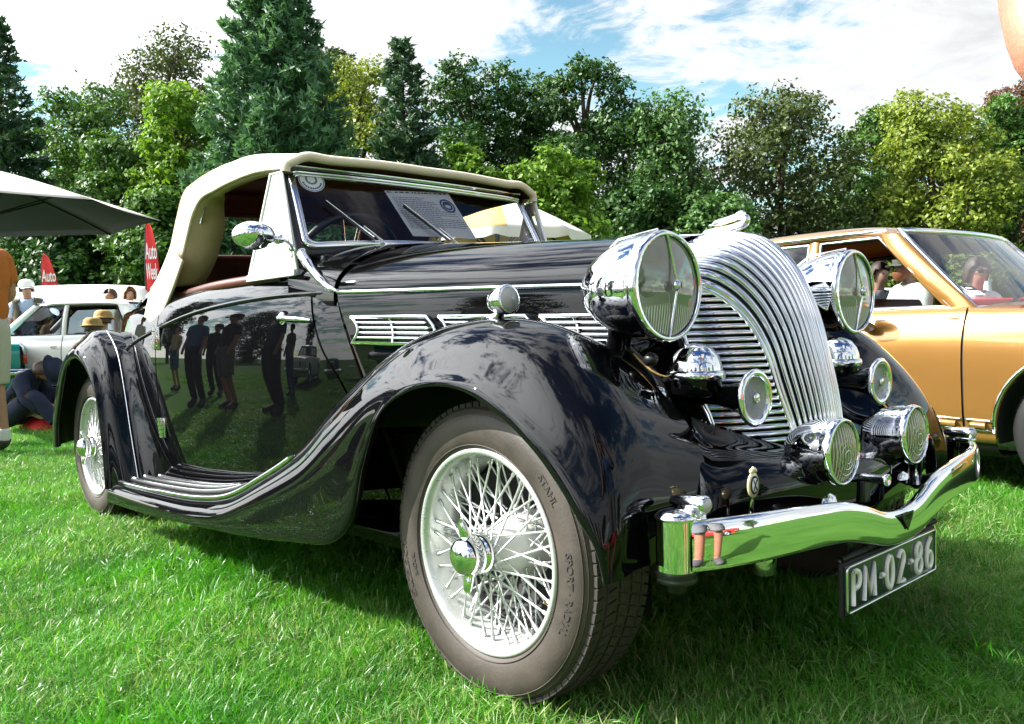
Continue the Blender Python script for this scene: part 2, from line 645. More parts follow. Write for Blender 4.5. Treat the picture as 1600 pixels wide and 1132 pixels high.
for s in (0, 1):
    wing_mb(split, NU, s).build('front_wing', [BLACK, DARK], car, solid=.004, solid_mat=1, rim=False)
    rb = wing_mb(0, split + 1, s).build('running_board', [BLACK, DARK], car, solid=.004, solid_mat=1, rim=False)
    for k, (y0, xa, xb) in enumerate(((-.640, -2.24, -1.30), (-.680, -2.28, -1.22), (-.720, -2.31, -1.12), (-.757, -2.33, -.745))):
        pts = []
        for row in front_wing[:int(NU * .47)]:
            j = int(np.argmin(np.abs(row[:int(NV * .62), 1] - y0)))
            p = row[j]
            if xa <= p[0] <= xb:
                pts.append((p[0], y0, p[2] + .004))
        rib = MB().tube(pts, [.0035] + [.0095] * (len(pts) - 2) + [.004], 10)
        if s:
            rib.mirror_y()
        rib.build('tread_strip', RUBBER if k < 3 else CHROME_D, rb)
        if k < 3:
            top = MB().tube([(x, y, z + .006) for x, y, z in pts[1:-1]], .0066, 8)
            if s:
                top.mirror_y()
            top.build('strip_trim', CHROME_D, rb)

# --- rear wings ----------------------------------------------------------------------
SR = [
    ((-2.050, -.585, .225), (-2.21, -.700, .215), (-2.305, -.786, .195), (-2.330, -.800, .195)),
    ((-2.150, -.605, .42), (-2.285, -.700, .42), (-2.345, -.785, .42), (-2.362, -.800, .42)),
    ((-2.260, -.605, .62), (-2.365, -.695, .61), (-2.400, -.778, .59), (-2.415, -.800, .575)),
    ((-2.400, -.600, .765), (-2.465, -.685, .755), (-2.490, -.768, .715), (-2.510, -.800, .675)),
    ((-2.640, -.580, .840), (-2.650, -.672, .858), (-2.640, -.762, .815), (-2.670, -.800, .738)),
    ((-2.950, -.500, .800), (-2.960, -.630, .832), (-2.920, -.742, .780), (-2.860, -.793, .695)),
    ((-3.220, -.400, .685), (-3.230, -.590, .700), (-3.140, -.728, .645), (-3.020, -.785, .530)),
    ((-3.360, -.340, .500), (-3.370, -.565, .500), (-3.250, -.720, .470), (-3.105, -.782, .400)),
    ((-3.420, -.300, .300), (-3.430, -.555, .300), (-3.290, -.712, .300), (-3.125, -.780, .300)),
]
rear_wing = loft(fender_rows(SR, .6, .22), 90, 44)
both(lambda: MB().grid(rear_wing), 'rear_wing', [BLACK, DARK], solid=.004, solid_mat=1, rim=False)
ridge = [tuple(np.array(r[1]) + np.array([.004, -.004, .004])) for r in SR[:5]]
both(lambda: MB().tube(cr(ridge, 40), .003, 6), 'wing_bead', CHROME_D)

# --- body sides ----------------------------------------------------------------------
Wx = smooth_table([(-4.0, .05), (-3.9, .16), (-3.6, .36), (-3.2, .50), (-2.8, .60), (-2.4, .655), (-2.0, .672), (-1.6, .664),
                   (-1.2, .632), (-.95, .598), (-.80, .555), (-.4, .45), (.14, .300), (.3, .26)])
Gz = smooth_table([(.15, .90), (.30, .945), (.50, .985), (.68, 1.0), (.82, .992), (.93, .962), (1.0, .915), (1.04, .87)])
rim_z = smooth_table([(-2.6, .93), (-2.4, .945), (-2.0, .966), (-1.7, .985), (-1.3, 1.0), (-.9, 1.003)])
belt_z = smooth_table([(-2.62, .735), (-2.4, .790), (-2.095, .845), (-1.69, .906), (-1.25, .938), (-.86, .940)])


def body_pt(x, z, push=0.0):
    return (x, -(Wx(x) * Gz(z) + push), z)


def panel(x_rear, x_front, zb, zt, nx=24, nz=26, push=0.0, roll=True):
    rows = []
    for i in range(nx):
        u = i / (nx - 1)
        row = []
        xm = x_rear(.6) * (1 - u) + x_front(.6) * u
        a, b = zb(xm), zt(xm)
        for j in range(nz):
            z = a + (b - a) * j / (nz - 1)
            x = x_rear(z) * (1 - u) + x_front(z) * u
            row.append(body_pt(x, z, push))
        if roll:
            x, y, z = row[-1]
            row += [(x, y + .018, z + .012), (x, y + .04, z + .010), (x, y + .05, z - .02), (x, y + .05, z - .06)]
        rows.append(row)
    return MB().grid(np.array(rows))


door_front = smooth_table([(.15, -.62), (.40, -.70), (.63, -.795), (.78, -.895), (.95, -.955), (1.05, -.96)])
door_rear = smooth_table([(.15, -1.70), (.25, -1.86), (.30, -1.965), (.40, -2.035), (.6, -2.050), (1.05, -2.050)])
cowl_front = smooth_table([(.15, -.56), (.65, -.722), (.94, -.845), (1.05, -.86)])
G = .0045
both(lambda: panel(lambda z: door_rear(z) + G, lambda z: door_front(z) - G, lambda x: .262, rim_z, 40, 34), 'body_door', BLACK)
both(lambda: panel(lambda z: door_front(z) + G, lambda z: cowl_front(z) - G, lambda x: .262, lambda x: 1.0, 12, 34), 'cowl_side', BLACK)
both(lambda: panel(lambda z: -2.62, lambda z: door_rear(z) - G, lambda x: .2, rim_z, 24, 34), 'quarter_panel', BLACK)
# dark rails behind the shut lines
both(lambda: MB().tube([(door_rear(z) , -(Wx(door_rear(z)) * Gz(z) - .018), z) for z in np.linspace(.27, .95, 16)], .012, 6), 'door_pillar', DARK)
both(lambda: MB().tube([(door_front(z), -(Wx(door_front(z)) * Gz(z) - .018), z) for z in np.linspace(.27, .98, 16)], .012, 6), 'door_pillar', DARK)
both(lambda: MB().tube([(cowl_front(z), -(Wx(cowl_front(z)) * Gz(z) - .018), z) for z in np.linspace(.3, .93, 16)], .012, 6), 'cowl_rail', DARK)
both(lambda: MB().box((-1.45, -.55, .25), (1.9, .07, .06)), 'sill', BLACK)
# chrome waist strip
both(lambda: MB().tube([body_pt(x, float(belt_z(x)), .002) for x in np.linspace(-2.60, -.86, 60)], .0065, 8, sy=1.2), 'waist_strip', BLACK)
# door furniture
def handle_mb():
    p = lambda x, z, o: body_pt(x, z, o)
    m = MB().tube([p(-1.085, .868, .006), p(-1.065, .869, .024), p(-1.01, .866, .028), p(-.955, .862, .024), p(-.930, .858, .012)],
                  [.008, .0095, .0085, .007, .004], 10)
    return m.lathe([(.022, 0), (.020, .006), (.012, .012)], p(-1.085, .868, 0), (0, -1, 0), 16)


for h in both(handle_mb, 'door_handle', CHROME):
    pass
for za, zb_ in ((.770, .865), (.418, .500)):
    def hinge_mb(za=za, zb_=zb_):
        m = MB()
        n = 5
        for k in range(n):
            a = za + (zb_ - za) * k / n
            b = za + (zb_ - za) * (k + .86) / n
            m.lathe([(0, 0), (.009, 0), (.009, b - a), (0, b - a)], body_pt(-2.045, a, .010), (0, 0, 1), 10)
        q = body_pt(-2.02, (za + zb_) / 2, .004)
        m.box(q, (.040, .008, (zb_ - za) * .95), rz=-.02, bev=.002)
        return m
    both(hinge_mb, 'door_hinge', CHROME_D, sharp=40)

# --- rear body (boot) ----------------------------------------------------------------
TS = [
    (-2.45, [(-.61, .2), (-.645, .45), (-.655, .68), (-.635, .85), (-.575, .985), (-.44, 1.055), (-.22, 1.09), (0, 1.10)]),
    (-2.75, [(-.575, .2), (-.605, .45), (-.61, .66), (-.585, .82), (-.51, .955), (-.38, 1.03), (-.19, 1.062), (0, 1.072)]),
    (-3.10, [(-.50, .25), (-.525, .45), (-.525, .63), (-.50, .77), (-.43, .89), (-.31, .965), (-.155, .995), (0, 1.005)]),
    (-3.45, [(-.40, .3), (-.425, .46), (-.425, .6), (-.40, .71), (-.34, .81), (-.245, .875), (-.12, .90), (0, .907)]),
    (-3.75, [(-.27, .36), (-.29, .46), (-.29, .56), (-.27, .64), (-.23, .71), (-.165, .755), (-.08, .775), (0, .78)]),
    (-3.95, [(-.05, .46), (-.055, .5), (-.055, .53), (-.05, .56), (-.043, .58), (-.03, .595), (-.015, .60), (0, .60)]),
]
half = loft([[(x, y, z) for y, z in sec] for x, sec in TS], 46, 36)
full = np.concatenate([half, half[:, -2::-1] * np.array([1, -1, 1])], axis=1)
MB().grid(full, flip=True).build('boot_body', BLACK, car)
both(lambda: MB().tube(cr([(-2.47, -.575, .987), (-2.78, -.50, .957), (-3.12, -.42, .893), (-3.46, -.335, .812)], 30), .005, 6), 'boot_bead', CHROME_D)

# --- bonnet --------------------------------------------------------------------------
hood_y = lambda x: .559 - (x + .845) * .2665
top_c = smooth_table([(-1.02, 1.128), (-.65, 1.098), (-.28, 1.071), (.06, 1.050), (.15, 1.042)])
belt_h = lambda x: .9405 + (x + .845) * -.028


def hood_sec(x, lo):
    y, zt, zs = float(hood_y(x)), float(top_c(x)), belt_h(x)
    s = [(-y * .985, lo), (-y * 1.0, lo + (zs - lo) * .45), (-y * .998, zs - .035), (-y * .985, zs)]
    for t in (12, 26, 40, 54, 68, 80, 90):
        a = R_(t)
        s.append((-y * .985 * math.cos(a) ** .86, zs + (zt - zs) * math.sin(a) ** 1.05))
    return [(x, a, b) for a, b in s]


hoodrows = [hood_sec(x, .52) for x in np.linspace(-.838, .142, 14)]
# the rear shut line leans forward towards the bottom
for r in hoodrows:
    pass
hh = loft(hoodrows, 60, 56)
for i in range(hh.shape[0]):
    w = max(0, 1 - i / 30.0)
    for j in range(hh.shape[1]):
        z = hh[i, j, 2]
        if z < .94:
            dx = (float(cowl_front(max(z, .5))) + .8435) * w
            hh[i, j, 0] += dx
            hh[i, j, 1] = -float(hood_y(hh[i, j, 0])) * (hh[i, j, 1] / -float(hood_y(hh[i, j, 0] - dx)))
hfull = np.concatenate([hh, hh[:, -2::-1] * np.array([1, -1, 1])], axis=1)
bonnet = MB().grid(hfull).build('bonnet', BLACK, car)
both(lambda: MB().tube([(x, -(float(hood_y(x)) * .985 + .004), belt_h(x)) for x in np.linspace(-.835, .13, 30)], .005, 8, sy=1.2), 'bonnet_strip', CHROME)
MB().tube([(x, 0, float(top_c(x)) + .001) for x in np.linspace(-.83, .10, 30)], .0045, 8).build('bonnet_hinge', CHROME, car)


def louvre_side(xa, xb, part):
    m = MB()
    a = [(xa, .865), (xa + .022, .84), (xa + .024, .818), (xa, .787)]
    b = [(xb + .008, .865), (xb + .03, .84), (xb + .038, .82), (xb + .030, .787)]
    lp_ = list(cr(np.array(a), 12)) + list(cr(np.array(b), 12))[::-1]
    m.tube([(x, -(float(hood_y(x)) + .007), z + (x + .845) * -.028) for x, z in lp_], .0060, 8, closed=True)
    return m


def louvre_post(xa, xb):
    m = MB()
    xm = (xa + xb) / 2 + .02
    m.tube([(xm + d, -(float(hood_y(xm)) + .007), z + (xm + .845) * -.028) for d, z in ((-.012, .863), (0, .84), (.006, .815), (0, .79))], .0045, 8)
    return m


for xa, xb in ((-.772, -.505), (-.455, -.19), (-.140, .030)):
    for s in (0, 1):
        p = louvre_side(xa, xb, 0)
        bars = []
        bk = MB()
        zz_ = [.858, .79]
        bk.grid(np.array([[(x, -(float(hood_y(x)) + .0015), z + (x + .845) * -.028) for z in zz_] for x in np.linspace(xa + .02, xb + .01, 8)]))
        if s:
            p.mirror_y()
            bk.mirror_y()
        lp = p.build('louvre_panel', CHROME, car)
        po = louvre_post(xa, xb)
        if s:
            po.mirror_y()
        po.build('louvre_post', CHROME, lp)
        bk.build('louvre_opening', DARK, lp)
        for k in range(1, 5):
            z = .863 - .0148 * k
            e = [.0, .010, .020, .022, .012, .0][k]
            f_ = [.006, .018, .028, .034, .034, .030][k]
            pts = [(x, -(float(hood_y(x)) + .006), z + (x + .845) * -.028) for x in np.linspace(xa + e, xb + f_, 12)]
            b = MB().tube(pts, .0052, 8, sy=.85)
            if s:
                b.mirror_y()
            b.build('louvre_bar', CHROME, lp)

# --- scuttle between bonnet and windscreen -------------------------------------------
def scut_sec(x):
    u = (x + .845) / -.22
    y = .559 + .03 * u
    zt = float(top_c(x))
    zs = .9405 + .055 * u
    s = [(-y, .90), (-y, zs)]
    for t in (14, 30, 46, 62, 76, 90):
        a = R_(t)
        s.append((-y * math.cos(a) ** .80, zs + (zt - zs) * math.sin(a) ** 1.0))
    return [(x, a, b) for a, b in s]


sc_ = loft([scut_sec(x) for x in np.linspace(-1.07, -.846, 6)], 14, 40)
MB().grid(np.concatenate([sc_, sc_[:, -2::-1] * np.array([1, -1, 1])], axis=1)).build('scuttle', BLACK, car)
both(lambda: MB().tube(cr([(-1.005, -.578, 1.075), (-.965, -.578, 1.035), (-.915, -.572, .99), (-.865, -.565, .955), (-.83, -.556, .944)], 20),
                       [.016] * 6 + [.013] * 6 + [.010] * 5 + [.006] * 3, 10), 'pillar_base_sheen', CHROME)  # chrome instead of body colour, imitating the scuttle's bright sky reflection

# --- front apron ---------------------------------------------------------------------
AP = [
    [(.195, -.300, .665), (.230, -.345, .662), (.265, -.385, .664), (.305, -.422, .640), (.338, -.440, .600), (.355, -.455, .55)],
    [(.29, -.30, .60), (.33, -.34, .565), (.385, -.40, .545), (.425, -.455, .525), (.450, -.49, .49), (.45, -.52, .40)],
    [(.33, -.25, .575), (.375, -.29, .548), (.425, -.34, .538), (.463, -.375, .525), (.488, -.40, .49), (.488, -.42, .39)],
    [(.38, -.17, .545), (.42, -.19, .530), (.465, -.215, .525), (.500, -.235, .515), (.522, -.25, .485), (.522, -.25, .38)],
    [(.42, 0, .52), (.45, 0, .515), (.49, 0, .512), (.525, 0, .505), (.545, 0, .478), (.545, 0, .37)],
]
aq = loft(AP, 34, 26)
ap_full = np.concatenate([aq, aq[-2::-1] * np.array([1, -1, 1])], axis=0)
MB().grid(ap_full, flip=True).build('front_apron', BLACK, car, solid=.004)
# inner valance from wing to bonnet side
VA = [[(x, yi, zi), (x, (yi * .45 + yo * .55), min(zi, zo) - .05), (x, yo, zo)] for x, yi, zi, yo, zo in (
    (-.75, -.53, .60, -.53, .58), (-.4, -.44, .60, -.50, .72), (0.0, -.335, .58, -.43, .77), (.16, -.295, .56, -.405, .735),
    (.28, -.27, .54, -.42, .66), (.37, -.27, .52, -.45, .53))]
both(lambda: MB().grid(loft(VA, 30, 14)), 'inner_valance', DARK)
# round shoulder where wing meets apron
both(lambda: MB().tube(cr([(.20, -.408, .715), (.275, -.428, .655), (.335, -.445, .60), (.385, -.46, .545), (.415, -.47, .50), (.44, -.50, .45)], 24), .006, 8), 'wing_piping', BLACK)

# --- radiator grille -----------------------------------------------------------------
CEN = cr([(.135, 0, 1.044), (.20, 0, 1.041), (.262, 0, 1.024), (.316, 0, .984), (.362, 0, .924), (.397, 0, .846), (.424, 0, .755), (.445, 0, .664), (.457, 0, .590), (.463, 0, .530)], 46)
OUT = cr([(.142, -.278, .905), (.185, -.248, .906), (.236, -.212, .898), (.272, -.172, .870), (.312, -.142, .820), (.350, -.124, .745), (.374, -.112, .655), (.387, -.105, .61), (.398, -.100, .575), (.410, -.095, .525)], 46)


def rad_pt(k, t, h=0.0):
    """t in -1..1 across the waterfall; k along it."""
    c, o = CEN[k], OUT[k]
    a = abs(t)
    p = np.array([c[0] - (c[0] - o[0]) * a ** 2, t * abs(o[1]), c[2] - (c[2] - o[2]) * a ** 1.9])
    if h:
        k0, k1 = max(k - 1, 0), min(k + 1, len(CEN) - 1)
        e = .02
        du = rad_pt(k1, t) - rad_pt(k0, t)
        dv = rad_pt(k, min(t + e, 1.0)) - rad_pt(k, max(t - e, -1.0))
        n = np.cross(dv, du)
        n /= np.linalg.norm(n) + 1e-12
        if n[0] + n[2] < 0:
            n = -n
        p = p + n * h
    return p


grille = MB().grid(np.array([[rad_pt(k, t, -.013) for t in np.linspace(-1, 1, 33)] for k in range(46)])).build('radiator_grille', DARK, car)
NR = 21
for j in range(NR):
    tc_ = -1 + (j + .5) * 2 / NR
    hw = .70 / NR
    prof = [(-1, -.011), (-1, .000), (-.75, .0045), (-.3, .0068), (.3, .0068), (.75, .0045), (1, .000), (1, -.011)]
    g = np.array([[rad_pt(k, max(-1, min(1, tc_ + a * hw)), h) for a, h in prof] for k in range(46)])
    MB().grid(g).build('grille_rib', CHROME, grille)
edge = MB().tube([tuple(rad_pt(k, -1, .002)) for k in range(46)], .0065, 8)
edge.build('grille_edge', CHROME, grille)
MB().tube([tuple(rad_pt(k, 1, .002)) for k in range(46)], .0065, 8).build('grille_edge', CHROME, grille)
oz = OUT[::-1]
o_at = lambda z: np.array([np.interp(z, oz[:, 2], oz[:, 0]), np.interp(z, oz[:, 2], oz[:, 1])])
s_at = smooth_table([(.46, .345), (.55, .312), (.60, .296), (.646, .272), (.80, .223), (.90, .165), (.93, .145)])
NBAR = 25
for s in (0, 1):
    back = MB().grid(np.array([[(s_at(z) - .03, -.262, z), (o_at(z)[0] - .03, o_at(z)[1] + .012, z)] for z in np.linspace(.50, .90, 16)]))
    if s:
        back.mirror_y()
    back.build('grille_backing', DARK, grille)
    fr = MB().tube([(s_at(z), -.274, z) for z in np.linspace(.50, .905, 20)], .008, 8)
    if s:
        fr.mirror_y()
    fr.build('grille_frame', CHROME, grille)
    for k in range(NBAR):
        z = .886 - k * .0155
        a = np.array([s_at(z), -.272])
        b = o_at(z)
        mid = (a + b) / 2 + np.array([.012, -.010])
        path = cr([(a[0], a[1], z), (mid[0], mid[1], z), (b[0], b[1], z)], 7)
        d = np.array([.75, -.65, 0])
        prof = [(-.012, -.0050), (.0035, -.0050), (.0048, -.0036), (.0030, .0005), (-.001, .0036), (-.005, .0048), (-.012, .0048)]
        bar = MB().grid(np.array([[p + d * u + np.array([0, 0, w]) for u, w in prof] for p in path]), flip=True)
        if s:
            bar.mirror_y()
        bar.build('grille_bar', CHROME, grille)
# bonnet front bead
MB().tube([tuple(np.array([.139, t * .278, 1.046 - .141 * abs(t) ** 1.9])) for t in np.linspace(-1, 1, 40)], .006, 8).build('bonnet_bead', CHROME, car)
# mascot
mz = lambda p: (p[0], p[1], 1.046 + (p[2] - 1.046) * .60)
mas = MB().tube(cr([mz(p) for p in ((.085, 0, 1.050), (.14, 0, 1.060), (.19, 0, 1.066), (.222, 0, 1.080), (.228, 0, 1.096), (.210, 0, 1.110), (.17, 0, 1.103), (.115, 0, 1.088))], 36),
                [.004] * 2 + [.011] * 16 + [.010] * 8 + [.0085] * 8 + [.002] * 2, 10)
mas.tube(cr([mz(p) for p in ((.195, 0, 1.112), (.214, 0, 1.124), (.226, 0, 1.116))], 8), [.004, .006, .007, .007, .007, .006, .005, .003], 8)
mas.lathe([(.030, -.006), (.026, .004), (.012, .008)], (.165, 0, 1.045), (0, 0, 1), 16)
mas.build('mascot', CHROME, car)

# --- lamps ---------------------------------------------------------------------------
def lamp(name, c, r, length, lensmat, parent, ribs=10, shell=CHROME, bulge=.35, tilt=0.0, label=None, point=.25):
    x, y, z = c
    prof = [(0, -length)]
    for t in np.linspace(.04, 1, 16):
        prof.append((r * 1.02 * math.sin(math.pi / 2 * t ** .62) ** (1 - point * .4), -length * (1 - t)))
    prof += [(r * 1.045, .004), (r * 1.05, .012), (r * 1.02, .020), (r * .955, .023), (r * .945, .016)]
    ax = (math.cos(tilt), 0, math.sin(tilt))
    o = MB().lathe(prof, c, ax, 44).build(name, shell, parent)
    if label:
        o['label'] = label
    refl = [(.012, -length * .52)] + [(r * .93 * math.sqrt(t), -length * .52 + (length * .52 + .012) * t) for t in np.linspace(.06, 1, 10)]
    MB().lathe(refl, c, ax, 32).build('reflector', REFL, o)
    lens = [(.0005, .014 + r * bulge * .35)] + [(r * .945 * q, .014 + r * bulge * .35 * (1 - q * q)) for q in (.2, .4, .6, .8, .92, 1)]
    MB().lathe(lens, c, ax, 40).build('lens', lensmat, o)
    # moulded flutes of the lens
    fl = MB()
    for k in range(ribs):
        u = -1 + (k + .5) * 2 / ribs
        hgt = math.sqrt(max(0, 1 - u * u)) * r * .9
        zs = np.linspace(-hgt, hgt if ribs < 14 else -(.30 + .10 * abs(u)) * r, 9)
        if ribs >= 14 and zs[-1] <= zs[0] + .004:
            continue
        fl.tube([(x + .014 + r * bulge * .35 * (1 - (u * .93) ** 2 - (q / r) ** 2) - .001, y + u * r * .92, z + q) for q in zs], .0016 if ribs >= 14 else .0018, 5)
    fl.build('lens_flutes', LENS_F if ribs >= 14 else LENS_FY, o)['kind'] = 'stuff'
    bl = MB().lathe([(0, .0), (.016, .002), (.022, .012), (.02, .026), (0, .034)], (x - length * .25, y, z), ax, 16)
    bl.build('bulb', LENS_S, o)
    return o


for y in (-.428, .428):
    h = lamp('headlamp', (.288, y, .894), .114, .215, LENS, car, ribs=27)
    MB().tube([(.305, y, .894 - .108), (.328, y, .894), (.305, y, .894 + .108)], .0028, 6).build('lens_bar', CHROME, h)
    MB().lathe([(0, 0), (.012, 0), (.013, .006), (0, .010)], (.325, y, .894), (1, 0, 0), 12).build('lens_boss', CHROME_D, h)
    MB().tube([(.09, y, .894), (.10, y, .894 + .066), (.17, y, .894 + .112), (.28, y, .894 + .123)], .003, 6).build('shell_seam', CHROME, h)
    s = -1 if y < 0 else 1
    MB().tube(cr([(.17, y, .805), (.15, y * .98, .75), (.13, y * .96, .70)], 8), [.03, .028, .028, .028, .03, .034, .04, .045], 12).build('lamp_bracket', BLACK, car)
    MB().tube(cr([(.13, y * .96, .74), (.15, y * .8, .76), (.15, y * .62, .77)], 8), .022, 10).build('lamp_bracket', BLACK, car)

for y in (-.183, .183):
    f = lamp('fog_lamp', (.548, y, .535), .0685, .115, LENS_Y, car, ribs=13, bulge=.6)
    for q in (.2, .38, .56):
        MB().tube([(.548 + .014 + .0685 * .6 * .35 * (1 - q * q), y + math.cos(a) * q * .0685, .525 + math.sin(a) * q * .0685) for a in np.linspace(0, 6.28, 24)[:-1]],
                  .0013, 5, closed=True).build('lens_ring', LENS, f)
    MB().lathe([(.034, 0), (.030, .012), (.014, .022), (.012, .05)], (.515, y, .425), (0, 0, 1), 18).build('lamp_stem', CHROME, car)
    MB().box((.50, y, .405), (.06, .05, .05), bev=.006).build('lamp_bracket', STEEL, car)

# horns: trumpet with a domed sound box below each headlamp
for y in (-.300, .300):
    cx0, cz0 = .425, .652
    yo = y * 1.09
    hb = MB().lathe([(.020, -.21), (.019, -.12), (.022, -.08), (.030, -.045), (.044, -.012), (.057, .0)], (cx0, y, cz0), (1, 0, 0), 28).build('horn', BLACK, car)
    MB().lathe([(.055, -.004), (.060, -.001), (.0625, .005), (.058, .011), (.047, .009), (.0445, .002)], (cx0, y, cz0), (1, 0, 0), 36).build('horn_ring', CHROME, hb)
    mesh_ = MB()
    mesh_.lathe([(.0005, .0055), (.02, .005), (.046, .003)], (cx0, y, cz0), (1, 0, 0), 30)
    mesh_.build('horn_screen', STEEL, hb)
    wires = MB()
    for q in np.linspace(-.04, .04, 15):
        e = math.sqrt(max(1e-6, .0455 ** 2 - q * q))
        for a, b in (((q - e) , 0), ((q + e), 0)):
            pass
        c_, s_ = math.cos(.785), math.sin(.785)
        for sg in (1, -1):
            p0 = (c_ * q - s_ * e * sg, s_ * q + c_ * e * sg)
            wires.tube([(cx0 + .0058, y + (c_ * q - s_ * -e) * sg, cz0 + (s_ * q + c_ * -e)), (cx0 + .0058, y + (c_ * q - s_ * e) * sg, cz0 + (s_ * q + c_ * e))], .0008, 4)
    wires.build('screen_wires', CHROME_D, hb)
    MB().lathe([(0, .006), (.011, .0055), (.011, .010), (.008, .012), (0, .012)], (cx0, y, cz0), (1, 0, 0), 18).build('horn_badge', CHROME_D, hb)
    MB().lathe([(.0005, .066), (.02, .0635), (.038, .054), (.052, .036), (.058, .016), (.059, .006)], (.298, yo, .705), (0, 0, 1), 36).build('horn_dome', CHROME, hb)
    MB().lathe([(.059, .006), (.064, .004), (.066, -.006), (.064, -.014), (.058, -.016)], (.298, yo, .705), (0, 0, 1), 40).build('dome_rim', CHROME_D, hb)
    MB().lathe([(.057, -.014), (.055, -.045), (.045, -.052), (.02, -.055), (.0005, -.056)], (.298, yo, .705), (0, 0, 1), 30).build('sound_box', BLACK, hb)
    MB().tube([(.29, yo, .66), (.24, y, .652)], .02, 10).build('horn_pipe', BLACK, hb)
    MB().tube([(.25, yo, .69), (.18, yo * 1.05, .66), (.15, yo * 1.1, .60)], .016, 8).build('horn_bracket', STEEL, car)
    # loose fittings behind the horn
    MB().lathe([(0, 0), (.014, 0), (.016, .012), (.010, .026), (0, .028)], (.235, yo * 1.26, .735), (.8, -.3, .2), 14).build('wing_stay_nut', STEEL, car)
    MB().lathe([(0, 0), (.020, 0), (.024, .01), (.014, .022), (0, .024)], (.255, yo * 1.24, .655), (.6, -.6, .4), 14).build('wing_stay_cap', CHROME_D, car)
    MB().tube(cr([(.19, yo * 1.25, .75), (.25, yo * 1.18, .70), (.295, yo * 1.02, .70)], 10), .0025, 6).build('horn_wire', STRAW, car)
    MB().tube([(.16, y * 1.35, .77), (.22, y * 1.25, .70), (.27, y * 1.25, .62)], .012, 8).build('wing_stay', STEEL, car)

# side lamps on top of the front wings
for s in (-1, 1):
    c = (.004, .62 * s, .878)
    o = MB().lathe([(0, -.062), (.010, -.058), (.022, -.044), (.031, -.024), (.0345, -.004), (.0345, .006), (.032, .010), (.028, .010)], c, (1, 0, .08), 30).build('side_lamp', CHROME, car)
    MB().lathe([(.0005, .018), (.014, .016), (.024, .012), (.0285, .008)], c, (1, 0, .08), 26).build('lens', LENS_S, o)
    MB().tube(cr([(-.035, .62 * s, .834), (-.022, .62 * s, .846), (-.012, .62 * s, .860)], 6), [.026, .021, .015, .012, .012, .014], 12, sy=.7).build('lamp_foot', CHROME, o)

# --- bumper --------------------------------------------------------------------------
byx = smooth_table([(-.02, .598), (.17, .597), (.34, .592), (.50, .578), (.60, .556), (.655, .528), (.688, .492), (.702, .455), (.702, .43)])
BX = [(0, .612), (.17, .609), (.34, .598), (.50, .576), (.57, .556), (.615, .537), (.648, .518)]
btop = smooth_table([(0, .390), (.08, .398), (.17, .426), (.25, .444), (.33, .452), (.5, .461), (.72, .463)])
bbot = smooth_table([(0, .318), (.08, .324), (.17, .345), (.25, .362), (.33, .369), (.5, .372), (.72, .370)])
path = cr([(x, y, 0) for y, x in BX], 60)
right = path[::-1].copy()
right[:, 1] *= -1
left = path.copy()
left[:, 1] *= 1.085          # the far end of the blade is pulled out a little, as on the car
right[:, 1] *= 1.018
bp = np.concatenate([right, left[1:]])
rows = []
for i, p in enumerate(bp):
    a, b = bp[max(i - 1, 0)], bp[min(i + 1, len(bp) - 1)]
    t = b - a
    n = np.array([t[1], -t[0], 0])
    n /= np.linalg.norm(n)
    y = abs(p[1])
    zt, zb = float(btop(y)), float(bbot(y))
    h = zt - zb
    row = []
    for q, o_ in ((.97, -.020), (1.0, -.010), (.99, -.0045), (.96, -.0012), (.90, .0014), (.80, .0036), (.65, .0054), (.50, .0061), (.30, .0063), (.10, .0058), (.03, .0042), (0, .0), (.0, -.006), (.03, -.02)):
        row.append((p[0] + n[0] * o_, p[1] + n[1] * o_, zb + h * q))
    rows.append(row)
bumper = MB().grid(np.array(rows), flip=True).build('front_bumper', [CHROME, DARK], car, solid=.004, solid_mat=1, rim=False)
for s in (-1, 1):
    ec = (.435, .652 * s, 0)
    zt, zb = .462, .370
    ec = (.484, .645 * s * (1.085 if s > 0 else 1.018))
    cap = MB().lathe([(.0005, .014), (.02, .0125), (.032, .008), (.0385, .001), (.0385, -.004), (.034, -.006)], (ec[0], ec[1], zt + .004), (0, 0, 1), 30).build('bumper_cap', CHROME, bumper)
    MB().lathe([(.0375, .0), (.039, -.006), (.034, -.010), (.037, -.015), (.036, -.022), (.018, -.024), (.018, -.040), (0, -.041)], (ec[0], ec[1], zb), (0, 0, 1), 30).build('bumper_foot', STEEL, bumper)
    MB().lathe([(.0365, zb), (.0370, (zt + zb) / 2), (.0365, zt)], (ec[0], ec[1], 0), (0, 0, 1), 34).build('bumper_end', CHROME, bumper)
    ml = MB().lathe([(0, -.075), (.008, -.070), (.0145, -.045), (.017, -.015), (.017, .006), (.014, .009)], (.520, (.622 if s < 0 else .672) * s, .486), (1, 0, 0), 22).build('bumper_light', CHROME, car)
    MB().lathe([(.0005, .015), (.008, .013), (.014, .008)], (.520, (.622 if s < 0 else .672) * s, .486), (1, 0, 0), 18).build('lens', LENS_S, ml)
    MB().box((.500, (.620 if s < 0 else .670) * s, .466), (.04, .018, .016), bev=.003).build('light_foot', CHROME, ml)
    # bumper irons
    MB().tube([(.585, .30 * s, .412), (.50, .31 * s, .395), (.30, .33 * s, .38), (.0, .34 * s, .40)], .018, 8).build('bumper_iron', STEEL, car)
# centre emblem set in the dip of the blade
em = MB()
zc_ = .386
poly = [(-.030, .0), (.030, 0), (.026, -.010), (0, -.040), (-.026, -.010)]
em.prism(poly, .003, lambda u, w, h: (.6195 + h, u, zc_ + w))
em.build('bumper_emblem', STEEL, bumper, smooth=False)
v, f = text_geo('1937', .017, .0008)
MB().add([(.6232, p[0], zc_ - .016 + p[1]) for p in v], f).build('emblem_lettering', CHROME_D, bumper, smooth=False)
